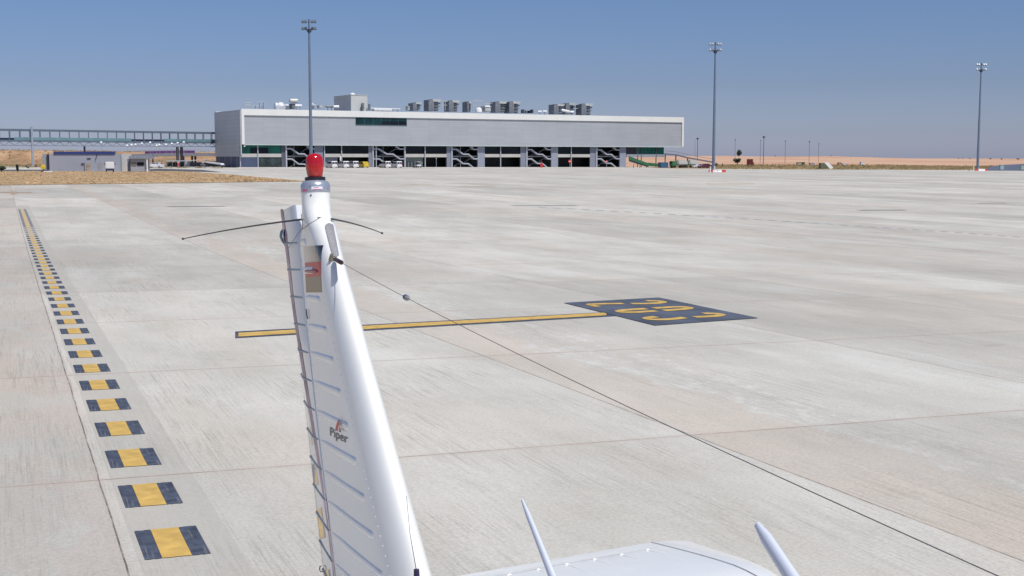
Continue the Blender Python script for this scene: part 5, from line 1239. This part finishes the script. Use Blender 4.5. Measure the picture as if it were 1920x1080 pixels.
m = MB(); m.tube([onfin(*fin_hit(598, 410), .001), onfin(*fin_hit(606, 408), .0025), onfin(*fin_hit(614, 407.5), .002)], .0014, 6); m.build('antenna_lead', WK, plane)
# wire antenna from fin to cabin, with spring, insulator and cleat
hA = fin_hit(632, 484); E0 = F(hA[0], hA[1], max(halft(*hA), 0) + .004)
E1 = F(-3.05, -.262, 0)
S0 = CAM + ray(637, 487) * ((E0 - CAM).length * .995); S1 = S0.lerp(E1, .030)
def cat(t): q = E0.lerp(E1, t); q.z -= .016 * 4 * t * (1 - t); return q
m = MB(); m.tube([cat(k / 30) for k in range(31)], .00075, 6); aw = m.build('wire_antenna', mat('antenna_wire', (.17, .16, .155), .5, .3), plane)
m = MB(); pts = []; d = (E1 - E0).normalized(); x = d.orthogonal().normalized(); y = d.cross(x)
m.tube([cat(.005), cat(.008), cat(.031), cat(.034)], [.003, .0065, .0065, .003], 12); sp_ = m.build('insulator', mat('dark_insulator', (.05, .02, .025), .35), aw, smooth=True)
ti = .112
def pxof(P): d_ = P - CAM; z_ = d_.dot(FW); return 960 + FPX * d_.x / z_
lo, hi = 0., .4
for _ in range(40):
    ti = (lo + hi) / 2
    if pxof(cat(ti)) < 762: lo = ti
    else: hi = ti
m = MB(); m.tube([cat(ti - .0075), cat(ti - .004), cat(ti), cat(ti + .004), cat(ti + .0075)], [.002, .0055, .0068, .0055, .002], 12); ins = m.build('insulator', mat('white_porcelain', (.26, .24, .22), .3), aw, smooth=True)
m = MB(); m.tube([cat(ti - .0055), cat(ti - .003), cat(ti + .001)], [.0048, .0068, .0070], 12); m.build('blue_band', mat('blue_band', (.02, .06, .20), .4), aw, smooth=True)
m = MB(); q0 = E0 + VV * .012; m.tube([q0, q0 + AV * -.01 + SV * .010, E0 + SV * .013 - VV * .004, E0 + SV * .010 - VV * .016, E0 - VV * .010 + AV * .012], .0018, 8)
m.box(E0 + SV * .004, (.010, .010, .018), None, .002); m.build('wire_hook', mat('brass_fitting', (.30, .27, .20), .35, .7), plane, smooth=True)
# small whip at fin foot (lower right), on its purple base
m = MB(); q = fin_hit(778, 1068)
bpos = CAM + ray(781, 1072) * 2.93; m.tube([bpos - VV * .03, bpos + VV * .006], [.0075, .0065], 10); wb_ = m.build('whip_base', mat('navy_base', (.02, .015, .06), .4), plane, smooth=True)
tp = CAM + ray(762, 930) * 3.02; md = CAM + ray(771, 1000) * 2.97; m = MB(); m.tube([bpos, md + SV * .003, tp], [.0010, .0007, .0005], 6); m.build('whip', WK, wb_)
# tie-down hook by the rudder foot
m = MB(); r = [(609, 1071), (602, 1072.5), (599, 1068), (600, 1062), (602.5, 1061)]; m.tube([CAM + ray(x, y) * 3.86 for x, y in r], .0016, 6); m.build('tail_hook', mat('dark_hook', (.08, .08, .08), .5), rud, smooth=True)
# fuselage
def fring(a, hw, vt, vb, n=28, p=2.4):
    c = (vt + vb) / 2; hh = (vt - vb) / 2; R_ = []
    for k in range(n):
        th = 2 * math.pi * k / n; cs, sn = math.cos(th), math.sin(th)
        R_.append(F(a, c + hh * math.copysign(abs(sn) ** (2 / p), sn), hw * math.copysign(abs(cs) ** (2 / p), cs)))
    return R_
FS = [(-.14, .025, -.96, -1.02), (-.28, .06, -.90, -1.05), (-.6, .12, -.84, -1.08), (-1.1, .20, -.77, -1.16), (-1.7, .30, -.71, -1.27), (-2.2, .40, -.66, -1.35), (-2.6, .48, -.58, -1.40), (-2.9, .53, -.46, -1.43), (-3.2, .55, -.385, -1.45),
      (-3.8, .55, -.36, -1.46), (-4.25, .54, -.42, -1.46), (-4.6, .53, -.60, -1.46), (-4.9, .50, -.80, -1.45), (-5.5, .44, -.86, -1.42), (-6.0, .36, -.93, -1.38), (-6.15, .2, -1.0, -1.3)]
m = MB(); m.loft([fring(*q) for q in FS]); m.build('fuselage', ACW, plane, smooth=True)
for sg in (1, -1):
    for a0, a1, v0, v1, dv_ in ((-3.0, -3.45, -.76, -.50, .02), (-3.55, -4.2, -.78, -.50, .0)):
        rows = []
        for j in range(5):
            v = v0 + (v1 - v0) * j / 4; rows.append([F(a0 + (a1 - a0) * i / 4, v, sg * (.545 - .10 * (j / 4) ** 2)) for i in range(5)])
        m = MB(); m.grid(rows); m.build('cabin_window', GLASS, plane)
# cabin mast carrying the wire
m = MB(); m.tube([F(-3.05, -.47), F(-3.05, -.258)], [.010, .005], 8); m.build('wire_mast', ACW, plane)
# roof blade antennas
for (b0, tip, r0, r1) in (((-2.07, -.74), (-1.669, -.384), .0155, .0050), ((-2.80, -.52), (-2.462, -.284), .0155, .0085)):
    pts, rr = [], []
    p0 = F(b0[0], b0[1], 0); p1 = F(tip[0], tip[1], 0)
    m = MB(); secs = []
    N_ = 16; ax_ = (p1 - p0).normalized(); wv = SV; tv = ax_.cross(wv).normalized()
    for k in range(N_ + 1):
        t = k / N_; r_ = r0 + (r1 - r0) * t
        if k == N_: r_ *= .55
        c = p0.lerp(p1, t) + tv * .012 * math.sin(t * 1.6); secs.append([c + wv * r_ * .8 * math.cos(2 * math.pi * j / 14) + tv * r_ * 1.15 * math.sin(2 * math.pi * j / 14) for j in range(14)])
    m.loft(secs); m.build('antenna', mat('antenna_white', (.62, .66, .74), .3, var=.03), plane, smooth=True)
# stabilator on both sides
SVZ = -.915
def hitv(px, py, v=SVZ): r = ray(px, py); P = CAM + r * ((F(0, v) - CAM).dot(VV) / r.dot(VV)) - O; return P.dot(AV), P.dot(SV)
outl = [hitv(*p) for p in ((1187, 1024), (1250, 1016.5), (1272, 1016), (1292, 1018.5), (1325, 1027), (1360, 1040), (1425, 1065), (1450, 1080))]
_p0 = hitv(885, 1077); _p1 = hitv(1187, 1024.5); a_te = _p1[0] + (_p0[0] - _p1[0]) * (_p1[1] / (_p1[1] - _p0[1]))
span = [-s for a, s in outl]
smax = max(span); ate = outl[0][0]; ale = min(a for a, s in outl) - .12
def te_le(s):                        # spanwise distance from centre -> trailing and leading edge
    q = s / smax
    te = a_te + (ate - a_te) * s / -_p1[1]; le = te - .80 + .06 * q
    if s > smax - .16:
        t = (s - (smax - .16)) / .16; te -= .10 * (1 - math.sqrt(max(0, 1 - t ** 2.2))); le += .24 * (1 - math.sqrt(max(0, 1 - t ** 2)))
    return te, le
for sg in (1, -1):
    secs = []
    SS = [0.05, .2, .5, .8, 1.0, smax - .16, smax - .12, smax - .08, smax - .05, smax - .025, smax - .01, smax - .002]
    for s in sorted(set(q for q in SS if q < smax)):
        te, le = te_le(s); c_ = te - le; th = .036 * (1 if s < smax - .16 else max(.15, math.sqrt(max(0, 1 - ((s - smax + .16) / .16) ** 2.5)))); ring = []
        tt = [0, .01, .04, .1, .2, .3, .45, .6, .75, .9, 1]
        f_ = lambda t: math.sqrt(max(0, 1 - (1 - t / .3) ** 2)) if t < .3 else 1 - .93 * ((t - .3) / .7) ** 1.3
        for t in tt: ring.append(F(le + c_ * t, SVZ + th * f_(t), sg * s))
        for t in tt[::-1]: ring.append(F(le + c_ * t, SVZ - th * f_(t) - .0004, sg * s))
        secs.append(ring)
    m = MB(); m.loft(secs)
    st_ = m.build('stabilator', ACW, plane, smooth=True)
    m = MB()                          # pressed beads on the upper skin
    for k in range(9):
        s = smax - .21 - k * .105
        if s < .25: break
        te, le = te_le(s); c_ = te - le; a1 = te - .12
        pts = []
        for j in range(9): t = .62 - .42 * j / 8 + .0; pts.append(F(le + c_ * (t + .23), SVZ + .036 * f_(min(t + .23, 1)) - .0026, sg * s))
        m.tube(pts, [.004, .0055, .005, .004, .0035, .0032, .003, .0025, .001], 8)
    m.build('stabilator_beads', ACW, st_, smooth=True)
    for k in range(9):
        s = smax - .21 - k * .105
        if s < .25: break
        te, le = te_le(s); m = MB(); c0 = F(le + (te - le) * .845, SVZ + .036 * f_(.845) - .002, sg * s); m.lathe(c0, VV, [(.009, 0), (.008, .004), (.004, .0062), (.0005, .0068)], 12); m.build('bead_end', ACW, st_, smooth=True)
    m = MB(); s = smax - .13; rows = []
    for ds in (0, .0035):
        te, le = te_le(s); c_ = te - le; rows.append([F(le + c_ * t, SVZ + .036 * f_(t) + .0012, sg * (s + ds)) for t in [i / 20 for i in range(1, 21)]])
    m.grid(rows); m.build('tip_seam', mat('seam_dark', (.10, .10, .12), .6), st_, recalc=False)
    m = MB(); rows = [[], []]
    for i in range(12):
        s = .2 + (smax - .36) * i / 11; te, le = te_le(s); c_ = te - le; t = .86
        for k_, dt in ((0, 0), (1, .003)): rows[k_].append(F(le + c_ * (t + dt), SVZ + .036 * f_(t + dt) + .0008, sg * s))
    m.grid(rows); m.build('tab_seam', mat('seam_grey', (.45, .47, .5), .6), st_, recalc=False)
# wings, gear and propeller (behind the camera, part of the same aircraft)
for sg in (1, -1):
    secs = []
    for s, a0, ch, dz in ((.3, -3.0, 1.85, 0), (1.2, -3.15, 1.65, .07), (4.6, -3.15, 1.55, .42), (4.85, -3.2, 1.35, .44)):
        ring = []; tt = [0, .02, .08, .2, .35, .6, .85, 1]; f_ = lambda t: math.sqrt(max(0, 1 - (1 - t / .35) ** 2)) if t < .35 else 1 - .95 * ((t - .35) / .65)
        for t in tt: ring.append(F(a0 - ch * (1 - t), -1.28 + dz + .13 * f_(t), sg * s))
        for t in tt[::-1]: ring.append(F(a0 - ch * (1 - t), -1.28 + dz - .06 * f_(t) - .001, sg * s))
        secs.append(ring)
    m = MB(); m.loft(secs); m.build('wing', ACW, plane, smooth=True)
for a, s in ((-3.8, 1.5), (-3.8, -1.5), (-5.4, 0)):
    c = F(a, -1.3, s); g0 = G(c.x, c.y); m = MB(); m.tube([c, Vector((c.x, c.y, g0 + .2))], .04, 10); lg = m.build('gear_leg', ACW, plane)
    m = MB(); m.lathe(Vector((c.x, c.y, g0 + .2)) - SV * .07, SV, [(.1, 0), (.19, .02), (.2, .07), (.19, .12), (.1, .14)], 20); m.build('wheel', TYRE, lg, smooth=True)
m = MB(); pc = F(-6.2, -1.13); m.lathe(pc, -AV, [(.15, 0), (.14, .08), (.08, .18), (.01, .23)], 20)
m.build('spinner', ACW, plane, smooth=True)
m = MB()
for sg in (1, -1): m.prism([pc + AV * -.05 + VV * .06 * sg + SV * .05, pc + AV * -.05 + VV * .92 * sg + SV * .05, pc + AV * -.05 + VV * .92 * sg - SV * .04, pc + AV * -.05 + VV * .06 * sg - SV * .05], AV * .02)
m.build('propeller', BPAINT, plane)
plane_base = plane
